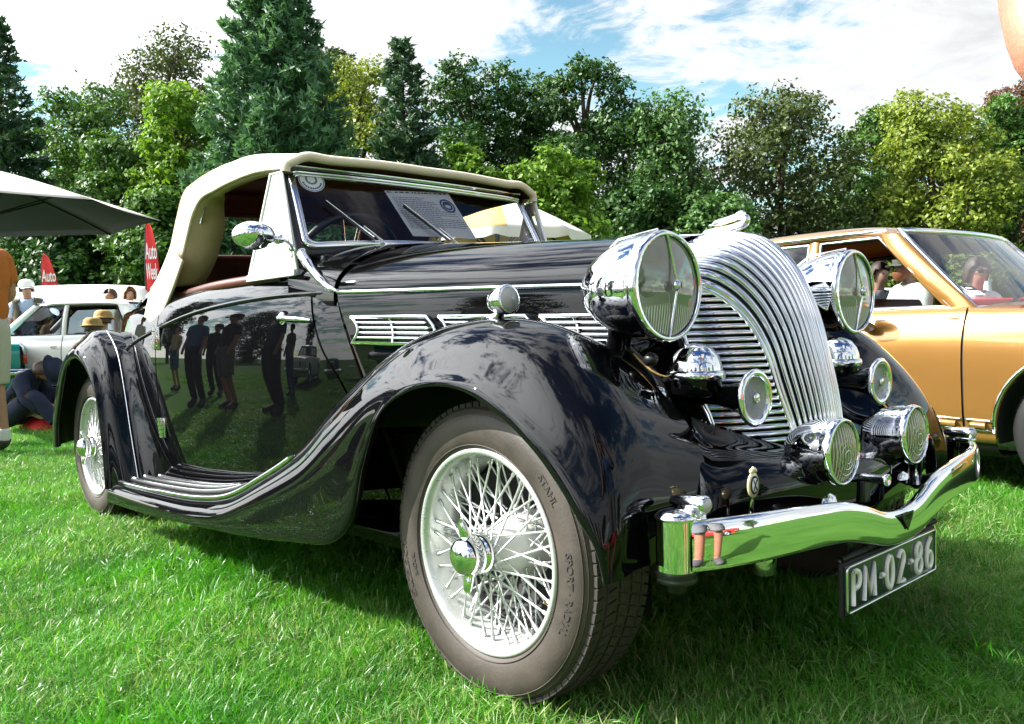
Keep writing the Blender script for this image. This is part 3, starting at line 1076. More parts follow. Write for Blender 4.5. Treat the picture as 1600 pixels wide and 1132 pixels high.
# tow eye
MB().lathe([(.0105, -.06), (.0105, -.008), (.013, -.006), (.013, .004), (.009, .005), (.0085, -.02)], (.60, -.055, .462), (1, 0, 0), 18).build('tow_eye', CHROME, car)
MB().box((.53, -.05, .43), (.05, .03, .05), bev=.004).build('tow_bracket', STEEL, car)
MB().tube([(.53, .10, .40), (.535, .10, .47)], .009, 10).build('post_bolt', CHROME_D, car)
MB().tube([(.53, .27, .40), (.535, .27, .475)], .012, 10).build('post_bolt', CHROME_D, car)
MB().tube([(.545, .27, .475), (.545, .21, .478)], .010, 10).build('post_bolt', CHROME_D, car)

# enamel badge
bz = (.520, -.463, .500)
bd = MB()
bd.lathe([(0, .0), (.0175, 0), (.019, .003), (.017, .005), (0, .005)], bz, (1, 0, 0), 26, sx=1.35, ref=(0, 0, 1)).build('club_badge', ENAMEL, car)
bdo = bpy.data.objects['club_badge']
MB().lathe([(0, .0055), (.0135, .0055), (.0135, .0062), (0, .0062)], bz, (1, 0, 0), 26, sx=1.35, ref=(0, 0, 1)).build('badge_band', INK_D, bdo)
MB().lathe([(0, .0065), (.0098, .0065), (.0098, .0072), (0, .0072)], bz, (1, 0, 0), 26, sx=1.4, ref=(0, 0, 1)).build('badge_field', PAPER, bdo)
crs = MB()
for a in (.95, -.95):
    crs.box((bz[0] + .0078, bz[1], bz[2]), (.001, .002, .0235), rx=a * .55)
crs.build('badge_cross', INK_D, bdo, smooth=False)
crn = MB()
for k in (-1, 0, 1):
    crn.lathe([(0, -.004), (.004, -.002), (.0045, .002), (.002, .006), (0, .007)], (bz[0] + .003, bz[1] + k * .006, bz[2] + .029 - abs(k) * .003), (0, 0, 1), 10)
crn.build('badge_crown', ENAMEL, bdo)
MB().tube([(bz[0], bz[1], bz[2] - .022), (bz[0] - .004, bz[1], bz[2] - .07)], .005, 8).build('badge_stay', CHROME, bdo)

# --- number plate --------------------------------------------------------------------
px_, zc = .600, .262
pl = empty('number_plate', (px_, -.028, zc), 0, car)
MB().box((-.006, 0, 0), (.010, .466, .112), bev=.004).build('plate_backing', DARK, pl)
MB().box((.001, 0, 0), (.004, .455, .102), bev=.0015).build('plate_face', PLATE, pl)
fr_ = []
hw, hh_, rc = .224, .0475, .010
for cx1, cy1, a0 in ((hw - rc, hh_ - rc, 0), (-hw + rc, hh_ - rc, 90), (-hw + rc, -hh_ + rc, 180), (hw - rc, -hh_ + rc, 270)):
    for a in (0, 22, 45, 67, 90):
        fr_.append((.004, cx1 + rc * math.cos(R_(a0 + a)), cy1 + rc * math.sin(R_(a0 + a))))
MB().tube(fr_, .0026, 6, closed=True).build('plate_border', CHROME_D, pl)


def stroke(pts, w=.0072, n=18, closed=False):
    """A raised, rounded figure drawn along a path in plate coordinates."""
    return [(.0042, a, b) for a, b in (cr(np.array(pts), n) if len(pts) > 2 else pts)]


def glyph(ch, u0, wd):
    H = .034
    X = lambda u: u0 + u * wd
    e = lambda cx, cz, rx, rz, a0, a1, n=20: [(X(cx + rx * math.cos(R_(a))), H * (cz + rz * math.sin(R_(a)))) for a in np.linspace(a0, a1, n)]
    if ch == 'P':
        return [[(X(-.8), -H), (X(-.8), H)], [(X(-.8), H)] + e(.0, .5, .8, .5, 90, -90) + [(X(-.8), 0)]]
    if ch == 'M':
        return [[(X(-.95), -H), (X(-.8), H), (X(0), -H * .75), (X(.8), H), (X(.95), -H)]]
    if ch == '0':
        return [e(0, 0, .75, 1, 90, 450, 34)]
    if ch == '2':
        return [e(0, .5, .75, .5, 165, -30, 16) + [(X(-.75), -H), (X(.8), -H)]]
    if ch == '8':
        return [e(0, .5, .62, .48, -90, 270, 26), e(0, -.48, .75, .52, 90, 450, 26)]
    if ch == '6':
        return [[(X(.45), H)] + e(.25, -.1, .95, .95, 125, 180, 8) + e(0, -.45, .72, .55, 180, 540, 26)]
    return [[(X(-.5), 0), (X(.5), 0)]]


u = -.185
for ch, wd, adv in (('P', .0185, .058), ('M', .0255, .060), ('-', .016, .038), ('0', .0205, .058), ('2', .0195, .050), ('-', .016, .044), ('8', .0205, .060), ('6', .0205, .0)):
    m = MB()
    for st in glyph(ch, u, wd):
        m.tube([(.0042, a, b) for a, b in st], .0060, 8, up=(1, 0, 0))
    m.build('plate_figure', WHITE, pl)
    u += adv
for s in (-1, 1):
    MB().box((.575, .17 * s, .345), (.012, .03, .11), ry=.2).build('plate_bracket', STEEL, car)
MB().tube([(.585, -.24, .32), (.585, .24, .32)], .007, 8).build('plate_rail', STEEL, car)

# --- wheels --------------------------------------------------------------------------
def make_wheel(parent, loc, rz, detail=True):
    w = empty('wheel', loc, rz, parent)
    half_prof = [(.222, -.080), (.232, -.089), (.245, -.094), (.262, -.0975), (.282, -.0975), (.298, -.094), (.310, -.087), (.3165, -.080), (.320, -.074), (.325, -.068)]
    prof = half_prof + [(.3275, -.05), (.3285, -.02), (.3285, .02), (.3275, .05)] + [(r, -y) for r, y in half_prof[::-1]]
    ty = MB().lathe(prof, (0, 0, 0), (0, 1, 0), 96).build('tyre', TYRE, w)
    sr = MB()
    for r, y in ((.236, -.0925), (.3045, -.0912), (.3125, -.0845)):
        sr.tube([(r * math.cos(a), y, r * math.sin(a)) for a in np.linspace(0, 2 * math.pi, 97)[:-1]], .0013, 5, closed=True)
    sr.build('sidewall_rings', TYRE, ty)
    tb = MB()
    nb = 84
    for k in range(nb):
        a = 2 * math.pi * k / nb
        for q, (y, wd, sk) in enumerate(((-.067, .022, .0), (-.035, .026, .4), (0, .024, .0), (.035, .026, .4), (.067, .022, .0))):
            a2 = a + (math.pi / nb if q % 2 else 0)
            r0, r1 = .319 if abs(y) > .06 else .324, .3325 if abs(y) < .06 else .3285
            da = math.pi / nb * .80
            vs = []
            for r in (r0, r1):
                for ss, yy in ((-1, -1), (1, -1), (1, 1), (-1, 1)):
                    aa = a2 + da * ss + (.012 if yy > 0 else -.012) * (1 if y < 0 else -1)
                    vs.append((r * math.cos(aa), y + yy * wd / 2, r * math.sin(aa)))
            tb.add(vs, [(4, 5, 6, 7), (0, 1, 5, 4), (1, 2, 6, 5), (2, 3, 7, 6), (3, 0, 4, 7)])
    o = tb.build('tread_blocks', TREAD, ty, smooth=False)
    o['kind'] = 'stuff'
    if detail:
        for txt, ac, size, r in (('EXCELSIOR', 198, .0215, .284), ('RADIAL', 196, .0125, .2545), ('STAHL', 37, .019, .274), ('SPORT · RADIAL', -8, .019, .274)):
            v, f = text_geo(txt, size * 1.25, .0009, .0004)
            vs = []
            for p in v:
                aa = R_(ac) - (p[0] / r)
                rr = r + p[1] - size * .4
                yy = -np.interp(rr, [q[0] for q in half_prof], [-q[1] for q in half_prof]) - .0006 - p[2]
                vs.append((rr * math.cos(aa), yy, rr * math.sin(aa)))
            MB().add(vs, f).build('tyre_lettering', TREAD, ty, smooth=False)  # darker tone stands in for the shading of the raised letters
    rim = MB().lathe([(.205, .08), (.226, .085), (.228, .080), (.216, .066), (.203, .048), (.192, .030), (.190, -.022), (.197, -.034), (.204, -.048), (.209, -.070), (.214, -.0855),
                      (.221, -.0900), (.2265, -.0885), (.2285, -.083)], (0, 0, 0), (0, 1, 0), 80).build('rim', WHEELP, w)
    hub = MB().lathe([(.0, .07), (.082, .07), (.084, .055), (.080, .035), (.074, .015), (.062, -.010), (.050, -.040), (.043, -.070), (.044, -.092), (.038, -.098)], (0, 0, 0), (0, 1, 0), 48).build('hub', HUBP, w)
    MB().lathe([(.0, .09), (.184, .09), (.184, .012), (.178, .006), (.16, .012), (.14, .045), (.08, .05)], (0, 0, 0), (0, 1, 0), 40).build('brake_drum', DARK, w)
    # spokes
    def spoke(p, q):
        d_ = (np.array(q) - np.array(p))
        n1 = np.array(p) + d_ * .90
        return MB().tube([p, n1, n1 + d_ * .01, q], [.0026, .0026, .0042, .0048], 6).build('spoke', WHEELP, w)

    protos = []
    for n, (rh, yh, rr, yr, off, ph) in ((32, (.045, -.088, .2035, -.058, .62, 0.0)), (28, (.080, .008, .194, -.022, .42, .05)), (24, (.068, -.006, .199, -.036, .36, .11))):
        for sg in (1, -1):
            p = (rh * math.cos(ph), yh, rh * math.sin(ph))
            q = (rr * math.cos(ph + off * sg), yr, rr * math.sin(ph + off * sg))
            o = spoke(p, q)
            m = n // 2
            for k in range(1, m):
                a = 2 * math.pi * k / m + (0 if sg > 0 else math.pi / m)
                share(o, 'spoke', w, Matrix.Rotation(-a, 4, 'Y'))
            o.matrix_local = Matrix.Rotation(0 if sg > 0 else -math.pi / m, 4, 'Y')
    # knock-off nut
    ko = MB().lathe([(.045, -.090), (.047, -.097), (.040, -.104), (.036, -.112), (.040, -.122), (.043, -.130), (.041, -.142), (.034, -.153), (.020, -.160), (.0, -.162)], (0, 0, 0), (0, 1, 0), 30)
    for sg in (1, -1):
        e = np.array([math.cos(R_(96)), 0, math.sin(R_(96))]) * sg
        ko.tube([np.array((0, -.122, 0)) + e * .02, np.array((0, -.132, 0)) + e * .050, np.array((0, -.138, 0)) + e * .072, np.array((0, -.138, 0)) + e * .082],
                [.017, .016, .012, .003], 10, up=(0, 1, 0), sy=.6)
    ko.build('knock_off_nut', CHROME, w)
    MB().tube([(.193 * math.cos(-.55), -.02, .193 * math.sin(-.55)), (.17 * math.cos(-.55), -.045, .17 * math.sin(-.55))], .0035, 8).build('tyre_valve', STRAW, w)
    return w


w1 = make_wheel(car, (0, -.62, .325), 0)
for loc, rz in (((-2.79, -.62, .325), 0), ((0, .62, .325), math.pi), ((-2.79, .62, .325), math.pi)):
    c = copy_tree(w1, car)
    c.location = loc
    c.rotation_euler = (0, 0, rz)
# wheelhouse walls, dark panels added so the space behind the arches stays black
both(lambda: MB().grid(np.array([[(x, -.47 + .10 * max(0, x + .1), z) for z in (.17, .4, .66)] for x in np.linspace(-2.15, .25, 9)])), 'wheelhouse', DARK)
# chassis and axles
ch = MB()
for s in (-1, 1):
    ch.box((-1.75, .36 * s, .34), (4.1, .06, .11))
ch.build('chassis', DARK, car)
MB().tube([(0, -.60, .325), (0, -.4, .27), (0, .4, .27), (0, .60, .325)], .026, 8).build('front_axle', STEEL, car)
MB().tube([(-2.79, -.60, .325), (-2.79, .60, .325)], .035, 8).build('rear_axle', STEEL, car)
MB().box((-1.3, 0, .30), (3.2, .98, .03)).build('floor_pan', DARK, car)
MB().box((-.35, 0, .55), (.9, .42, .46), bev=.03).build('engine', DARK, car)
MB().lathe([(0, -.04), (.028, -.03), (.03, .03), (.02, .045), (0, .05)], (.46, -.33, .32), (0, 0, 1), 16).build('shock_absorber', CHROME_D, car)
MB().tube([(.44, -.36, .37), (.45, -.37, .33)], .008, 8).build('grease_nipple', INK_B, car)
MB().tube(cr([(-3.3, -.25, .2), (-2.4, -.28, .2), (-1.2, -.25, .23)], 10), .022, 10).build('exhaust_pipe', STEEL, car)
# --- windscreen ----------------------------------------------------------------------
WB, WT = np.array([-1.005, 0, 1.083]), np.array([-1.160, 0, 1.368])     # foot and head of the screen


def ws(u, v, o=0.0):
    """u: -1..1 across, v: 0 foot .. 1 head, o: out along the screen's normal."""
    hwid = .553 + (.528 - .553) * v
    p = WB + (WT - WB) * v
    n = np.array([.885, 0, .465])
    return np.array([p[0] - .035 * u * u * (1 - v * .3), u * hwid, p[2] + (0.030 * (1 - u * u) * (1 - v) if v < .5 else 0.030 * (1 - u * u) * (1 - v))]) + n * o


def ws_loop(inset, o, nn=10, rc=.10):
    pts = []
    du, dv = inset / .54, inset / .32
    ru, rv = rc * .6, rc * 1.0
    for cu, cv, a0 in ((1 - du - ru, 1 - dv - rv * .35, 0), (-1 + du + ru, 1 - dv - rv * .35, 90), (-1 + du + ru, dv + rv, 180), (1 - du - ru, dv + rv, 270)):
        rvv = rv * .35 if a0 < 180 else rv
        for a in np.linspace(0, 90, nn):
            pts.append(ws(cu + ru * math.cos(R_(a0 + a)), cv + rvv * math.sin(R_(a0 + a)), o))
    # keep long sides curved
    outp = []
    for i, p in enumerate(pts):
        outp.append(p)
        if (i + 1) % nn == 0:
            q = pts[(i + 1) % len(pts)]
            cu0 = i // nn
            for k in range(1, 9):
                t = k / 9
                m_ = p * (1 - t) + q * t
                if cu0 in (0, 2):
                    v_ = 1 - dv if cu0 == 0 else dv
                    hwid = .553 + (.528 - .553) * v_
                    m_ = ws(m_[1] / hwid, v_, o)
                outp.append(m_)
    return outp


wf = MB().tube(ws_loop(.010, .004), .0115, 8, closed=True).build('windscreen_frame', CHROME, car)
MB().tube(ws_loop(-.010, -.006, rc=.13), .015, 8, closed=True).build('screen_seal', RUBBER, wf)
MB().tube(ws_loop(.022, .004), .005, 6, closed=True).build('screen_bead', CHROME, wf)
MB().grid(np.array([[ws(u, v, .0) for v in np.linspace(.04, .965, 6)] for u in np.linspace(-.965, .965, 14)])).build('windscreen_pane', GLASS_WS, wf)
both(lambda: MB().tube([ws(-1.035, -.04, -.01), ws(-1.035, .5, -.01), ws(-1.03, 1.03, -.01)], [.017, .014, .012], 10), 'windscreen_pillar', CHROME)
MB().tube([ws(u, 1.05, .004) for u in np.linspace(-1.02, 1.02, 20)], .011, 8).build('header_rail', CHROME, car)
MB().tube([ws(u, 1.075, -.020) for u in np.linspace(-.98, .98, 20)], .020, 8).build('header_seal', RUBBER, car)
# wipers
for u0, v0, u1, v1 in ((-.445, -.055, -.80, .56), (.13, -.045, -.235, .58)):
    m = MB().tube([ws(u0, v0, .020), ws(u0 * .55 + u1 * .45, v0 * .55 + v1 * .45, .028)], .0045, 8)
    w_ = m.build('wiper_arm', CHROME_D, car)
    MB().tube([ws(u0 * .80 + u1 * .20 - .02, v0 * .80 + v1 * .20 + .0, .014), ws(u1, v1, .014)], .0045, 6).build('wiper_blade', STEEL, w_)
    MB().tube([ws(u0 * .78 + u1 * .22 - .02, v0 * .78 + v1 * .22 + .015, .020), ws(u1, v1 + .015, .020)], .0022, 6).build('wiper_spine', CHROME, w_)
    MB().lathe([(.017, -.03), (.015, .0), (.011, .016), (0, .018)], ws(u0, v0, .012), (.6, 0, .8), 14).build('wiper_boss', CHROME, w_)
# round windscreen stickers
def disc_on_screen(name, u, v, r, m, o, parent, r2=0.0, n=24):
    c = ws(u, v, 0)
    return MB().add([ws(u + math.cos(a) * rr / .54, v + math.sin(a) * rr / .326, o) for rr in (r2, r) for a in np.linspace(0, 2 * math.pi, n + 1)[:-1]],
                    [(k, (k + 1) % n, n + (k + 1) % n, n + k) for k in range(n)]).build(name, m, parent, smooth=False)


st = disc_on_screen('round_sticker', -.845, .872, .048, PAPER, .0035, None)
tag(st, 'round white sticker with ring emblem in the top corner of the roadster windscreen', 'sticker')
disc_on_screen('sticker_ring', -.845, .885, .022, INK, .0042, st, .015)
disc_on_screen('sticker_band', -.845, .872, .046, INK_B, .0042, st, .043)
for k in range(11):
    a = R_(200 + k * 14)
    MB().box(ws(-.845 + .035 * math.cos(a) / .54, .872 + .035 * math.sin(a) / .326, .0042), (.0012, .006, .006), ry=-.5).build('sticker_letter', INK_B, st, smooth=False)
st2 = disc_on_screen('round_sticker', .90, .12, .036, PAPER, .0035, None)
tag(st2, 'small round blue and white sticker low in the far corner of the roadster windscreen', 'sticker')
disc_on_screen('sticker_band', .90, .12, .033, INK_B, .0042, st2, .028)
disc_on_screen('sticker_field', .90, .12, .018, INK_B, .0042, st2, .010)
# information sheet behind the glass
def sheet(u, w, o=0.0):
    a, b, c_, d_ = (-.300, .875), (.268, .955), (.345, .235), (-.205, .205)
    top = np.array(a) * (1 - u) + np.array(b) * u
    bot = np.array(d_) * (1 - u) + np.array(c_) * u
    q = bot * (1 - w) + top * w
    return ws(q[0], q[1] - .01, -.012 - .03 * (1 - w) * 0 + o)


pp = MB().grid(np.array([[sheet(u, w) for w in np.linspace(0, 1, 6)] for u in np.linspace(0, 1, 8)])).build('information_sheet', PAPER_T, None)
tag(pp, 'printed white information sheet propped behind the roadster windscreen', 'paper')
for r_ in range(17):
    w = .845 - r_ * .042
    ln = 1.0 if r_ > 2 else (.52, .46, .80)[r_]
    u = .05
    lm = MB()
    while u < .06 + .84 * ln * (1 if r_ % 6 != 4 else .6):
        wl = rnd.uniform(.02, .075)
        if not (r_ < 7 and u + wl > .70):
            lm.add([sheet(a, b, .0016) for a, b in ((u, w), (u + wl, w), (u + wl, w + .012), (u, w + .012))], [(0, 1, 2, 3)])
        u += wl + .012
    if lm.f:
        lm.build('text_line', INK, pp, smooth=False)
u = .02
lm = MB()
while u < .95:
    wl = rnd.uniform(.012, .06)
    lm.add([sheet(a, b, .0016) for a, b in ((u, .955), (u + wl, .955), (u + wl, .978), (u, .978))], [(0, 1, 2, 3)])
    u += wl + rnd.uniform(.01, .05)
lm.build('sheet_heading', INK_D, pp, smooth=False)


def sheet_disc(name, r, r2, m, o):
    n = 24
    return MB().add([sheet(.845 + math.cos(a) * rr, .70 + math.sin(a) * rr * 1.28, o) for rr in (r2, r) for a in np.linspace(0, 2 * math.pi, n + 1)[:-1]],
                    [(k, (k + 1) % n, n + (k + 1) % n, n + k) for k in range(n)]).build(name, m, pp, smooth=False)


sheet_disc('sheet_emblem', .115, .088, INK_B, .0018)
sheet_disc('emblem_field', .075, .045, INK_B, .0018)
for k in range(4):
    MB().add([sheet(a, b, .002) for a, b in ((.80 + k * .024, .72), (.816 + k * .024, .72), (.816 + k * .024, .765), (.80 + k * .024, .765))], [(0, 1, 2, 3)]).build('emblem_letter', INK_D, pp, smooth=False)

# --- soft top ------------------------------------------------------------------------
# profile of the roof from header to boot: centre line, shoulder, side edge, lower edge of the window opening
TP = [  # centre            upper shoulder            shoulder                 edge of opening
    ((-1.120, 0, 1.418), (-1.120, -.40, 1.411), (-1.125, -.538, 1.390), (-1.130, -.560, 1.358)),
    ((-1.300, 0, 1.462), (-1.300, -.40, 1.450), (-1.300, -.548, 1.414), (-1.280, -.588, 1.368)),
    ((-1.520, 0, 1.496), (-1.520, -.40, 1.484), (-1.520, -.550, 1.442), (-1.480, -.596, 1.362)),
    ((-1.740, 0, 1.496), (-1.740, -.39, 1.484), (-1.735, -.548, 1.440), (-1.600, -.601, 1.350)),
    ((-1.930, 0, 1.478), (-1.920, -.38, 1.466), (-1.885, -.548, 1.425), (-1.715, -.603, 1.336)),
    ((-2.060, 0, 1.425), (-2.045, -.38, 1.418), (-1.990, -.554, 1.395), (-1.795, -.605, 1.285)),
    ((-2.130, 0, 1.325), (-2.120, -.38, 1.318), (-2.065, -.558, 1.300), (-1.855, -.608, 1.203)),
    ((-2.210, 0, 1.205), (-2.200, -.39, 1.195), (-2.145, -.566, 1.165), (-1.912, -.615, 1.113)),
    ((-2.330, 0, 1.120), (-2.315, -.41, 1.108), (-2.245, -.578, 1.070), (-1.995, -.630, 1.030)),
    ((-2.450, 0, 1.090), (-2.430, -.42, 1.075), (-2.360, -.592, 1.005), (-2.110, -.642, .955)),
]
tl = loft([[a, tuple(np.array(a) * .5 + np.array(b) * .5 + np.array([0, 0, .004])), b, tuple((np.array(b) + np.array(c)) / 2 + np.array([0, -.018, .012])), c,
            tuple((np.array(c) * .5 + np.array(d) * .5) + np.array([0, -.006, .006])), d] for a, b, c, d in TP], 73, 43)
# sag between the hoops
for i in range(tl.shape[0]):
    u = i / (tl.shape[0] - 1)
    sag = .006 * abs(math.sin(u * math.pi * 4.5))
    for j in range(tl.shape[1]):
        tl[i, j, 2] -= sag * max(0, 1 - j / 26)
tfull = np.concatenate([tl[:, ::-1], tl[:, 1:] * np.array([1, -1, 1])], axis=1)
nv_ = tfull.shape[1]
wi0, wi1 = 46, 58   # rows of the rear window
WY = .36


def hole(i, j):
    p = tfull[i:i + 2, j:j + 2].reshape(-1, 3)
    return i >= wi0 and i < wi1 and np.all(np.abs(p[:, 1]) < WY)


top = MB().grid(tfull, skip=hole, flip=True).build('soft_top', [CANVAS, LINING], car, solid=.012, solid_mat=1)
# rear window: frame round the opening and its pane
js = [j for j in range(nv_) if abs(tfull[wi0, j, 1]) < WY]
j0, j1 = js[0], js[-1]
loop = [tfull[wi0, j] for j in range(j0, j1 + 1)] + [tfull[i, j1] for i in range(wi0 + 1, wi1 + 1)] + [tfull[wi1, j] for j in range(j1 - 1, j0 - 1, -1)] + [tfull[i, j0] for i in range(wi1 - 1, wi0, -1)]
loop = [p + np.array([.006, 0, -.003]) for p in loop]
rw = MB().tube(loop, .013, 8, closed=True).build('rear_window_frame', LINING, top)
MB().grid(tfull[wi0:wi1 + 1, j0:j1 + 1] + np.array([.004, 0, 0])).build('rear_window_pane', GLASS, rw)
# flap inside the window opening, in tan cloth
fl_rows = []
for i in range(0, 73):
    e = tl[i, -1]
    s = tl[i, -9]
    u = i / 72
    wdt = .015 + .10 * min(1, max(0, (u - .33) / .3)) ** .8
    dirn = np.array([1, .0, -.35]) if u > .4 else np.array([.2, 0, -1.0])
    k = min(1, max(0, (u - .30) / .2))
    dirn = np.array([.1, .1, -.45]) * (1 - k) + np.array([.62, .75, .05]) * k
    dirn /= np.linalg.norm(dirn)
    fl_rows.append([e + np.array([0, .006, .012]), e + np.array([0, .010, -.002]), e + dirn * wdt * .5 + np.array([0, .018, 0]), e + dirn * wdt + np.array([0, .030, 0])])
fl_rows = np.array(fl_rows)
both(lambda: MB().grid(fl_rows[:66]), 'window_flap', CANVAS_B, solid=.003)
# rounded tab over the quarter panel
def tab_mb():
    m = MB()
    cl = cr([(-1.90, -.640, 1.150), (-1.975, -.650, 1.060), (-2.075, -.657, .975), (-2.185, -.664, .905)], 21)
    rows = []
    for k, c_ in enumerate(cl):
        s = k / 20
        a, b = cl[max(0, k - 1)], cl[min(20, k + 1)]
        t_ = (b - a) / np.linalg.norm(b - a)
        n_ = np.cross(t_, np.array([0, 1, 0]))
        n_ /= np.linalg.norm(n_)
        wv = (.062 + .012 * s) * (1 if s < .68 else math.sqrt(max(0, 1 - ((s - .68) / .32) ** 2)))
        rows.append([c_ + n_ * (wv + .003) * q + np.array([0, .012 * q * q, 0]) for q in (-1, -.9, -.5, 0, .5, .9, 1)])
    return m.grid(np.array(rows))


both(tab_mb, 'top_tab', CANVAS, solid=.01)
# stitched seams of the cloth
for q in (4, 11):
    both(lambda: MB().tube([tuple(tl[i, {4: 28, 11: 12, 30: 36}[q]] + np.array([0, -.003, .003])) for i in range(0, 70)], .0022, 5), 'top_seam', CANVAS)
# edge bead of the header
MB().tube([tuple(tfull[0, j] + np.array([.006, 0, -.010])) for j in range(nv_)], .016, 10).build('header_binding', CANVAS, car)
# wooden hoops under the cloth
for i in (18, 34):
    MB().tube([tuple(tfull[i, j] + np.array([0, 0, -.06])) for j in range(13, nv_ - 13)], .014, 6).build('roof_hoop', LINING, car)
both(lambda: MB().tube([(-1.74, -.575, 1.31), (-1.80, -.57, 1.255)], .004, 6), 'top_stay', CHROME_D)

# --- vent panes beside the screen ----------------------------------------------------
def quad_pane(c, o=0.0):
    return MB().add(c, [(0, 1, 2, 3)])


VP = [(-1.185, -.580, 1.345), (-1.128, -.572, 1.345), (-1.015, -.585, 1.006), (-1.325, -.605, 1.006)]
vf = both(lambda: MB().tube(VP, .0065, 6, closed=True), 'vent_frame', WHITE)
for s, o in zip((1, -1), vf):
    q = MB().add([(x, y * s, z) for x, y, z in VP], [(0, 1, 2, 3)]).build('vent_pane', VENT, o, smooth=False)
    for k in (.12, .36):
        a = np.array(VP[3]) * (1 - k) + np.array(VP[2]) * k
        b = np.array(VP[0]) * (1 - k) + np.array(VP[1]) * k
        a[1] *= s
        b[1] *= s
        if k < .2:
            continue
        MB().tube([a, a * .52 + b * .48], .0022, 5).build('vent_stay', CHROME_D, o)
both(lambda: MB().box((-1.17, -.603, 1.010), (.34, .012, .022), ry=.0, bev=.004), 'vent_base', WHITE)
# --- door mirror ---------------------------------------------------------------------
mc = np.array([-.985, -.742, 1.116])
mm = MB().lathe([(.0005, .050), (.020, .047), (.040, .036), (.055, .016), (.060, 0), (.0615, -.006), (.058, -.010)], mc, (.86, -.30, .1), 36, sx=.72, sy=1.05, ref=(0, 0, 1))
mir = mm.build('door_mirror', CHROME, car)
MB().lathe([(.0005, -.008), (.057, -.009)], mc, (.86, -.30, .1), 36, sx=.72, sy=1.05, ref=(0, 0, 1)).build('mirror_glass', CHROME_D, mir)
MB().tube(cr([mc + np.array([.02, .045, -.01]), mc + np.array([.0, .10, -.012]), (-1.02, -.60, 1.085)], 8), [.010, .008, .006, .006, .006, .006, .008, .011], 8).build('mirror_arm', CHROME, mir)
MB().lathe([(0, -.014), (.014, -.010), (.015, .010), (0, .014)], mc + np.array([.008, .075, -.010]), (0, 1, .2), 12).build('mirror_joint', CHROME, mir)

# --- cockpit -------------------------------------------------------------------------
MB().box((-1.02, 0, 1.02), (.10, 1.04, .10), bev=.02).build('dash_top', BLACK, car)
MB().box((-1.09, 0, .97), (.06, 1.06, .20), bev=.02).build('dashboard', LEATHER, car)
both(lambda: MB().grid(np.array([[(x, -(Wx(x) * Gz(z) - .055), z) for z in np.linspace(.35, .985, 8)] for x in np.linspace(-2.3, -1.0, 12)])), 'door_trim', LEATHER)
seat = empty('bench_seat', (-1.80, 0, .32), 0, car)
MB().box((.02, 0, .16), (.56, 1.02, .22), bev=.05).build('seat_cushion', LEATHER, seat)
MB().box((-.30, 0, .42), (.16, 1.06, .62), ry=-.18, bev=.06).build('seat_back', LEATHER, seat)
for k in range(9):
    y = -.44 + k * .11
    MB().tube([(-.205, y, .20), (-.225, y, .40), (-.275, y, .68)], .006, 6).build('seat_piping', LEATHER, seat)
MB().box((-2.22, 0, .68), (.05, 1.16, .60), ry=-.1).build('bulkhead', LINING, car)
MB().box((-2.28, 0, .985), (.30, 1.12, .03), ry=-.15, bev=.01).build('rear_shelf', LEATHER, car)
both(lambda: MB().tube(cr([(-2.20, -.54, .985), (-2.0, -.575, .985), (-1.6, -.60, 1.0), (-1.15, -.565, 1.008)], 24), .020, 8), 'door_capping', LEATHER)
wheel_c = np.array([-1.235, -.275, 1.035])
wa = Vector((-.90, 0, .43)).normalized()
sa = Vector((0, 1, 0))
sb = wa.cross(sa)
swp = [tuple(Vector(wheel_c) + (sa * math.cos(t) + sb * math.sin(t)) * .215) for t in np.linspace(0, 2 * math.pi, 41)[:-1]]
sw = MB().tube(swp, .0125, 10, closed=True).build('steering_wheel', RUBBER, car)
for t in (0.2, 2.3, 4.4):
    MB().tube([tuple(wheel_c), tuple(Vector(wheel_c) + (sa * math.cos(t) + sb * math.sin(t)) * .21)], .006, 6).build('wheel_spoke', CHROME_D, sw)
MB().lathe([(0, .03), (.03, .02), (.04, 0), (.03, -.3)], wheel_c, tuple(wa), 14).build('steering_column', RUBBER, sw)
MB().tube([(-1.17, 0, 1.33), (-1.20, 0, 1.30)], .006, 6).build('inner_mirror_stem', CHROME_D, car)
MB().lathe([(0, .01), (.045, .006), (.05, 0), (.045, -.006)], (-1.21, -.53, 1.18), (.9, 0, .2), 16, sx=.5).build('spot_mirror', CHROME, car)
# ================================================================== lawn
GROUND = mat('lawn_soil', (.030, .085, .012), .95, col2=(.055, .13, .02), vscale=1.3, coords='Object', spec=0.05)
gx = np.concatenate([np.linspace(-900, -30, 12), np.linspace(-25, 25, 26), np.linspace(30, 900, 12)])
lawn = MB().grid(np.array([[(x, y, -.012 + .02 * math.sin(x * .31 + 1) * math.cos(y * .27) * (abs(x) > 6)) for y in gx] for x in gx])).build('lawn', GROUND)
tag(lawn, kind='structure')


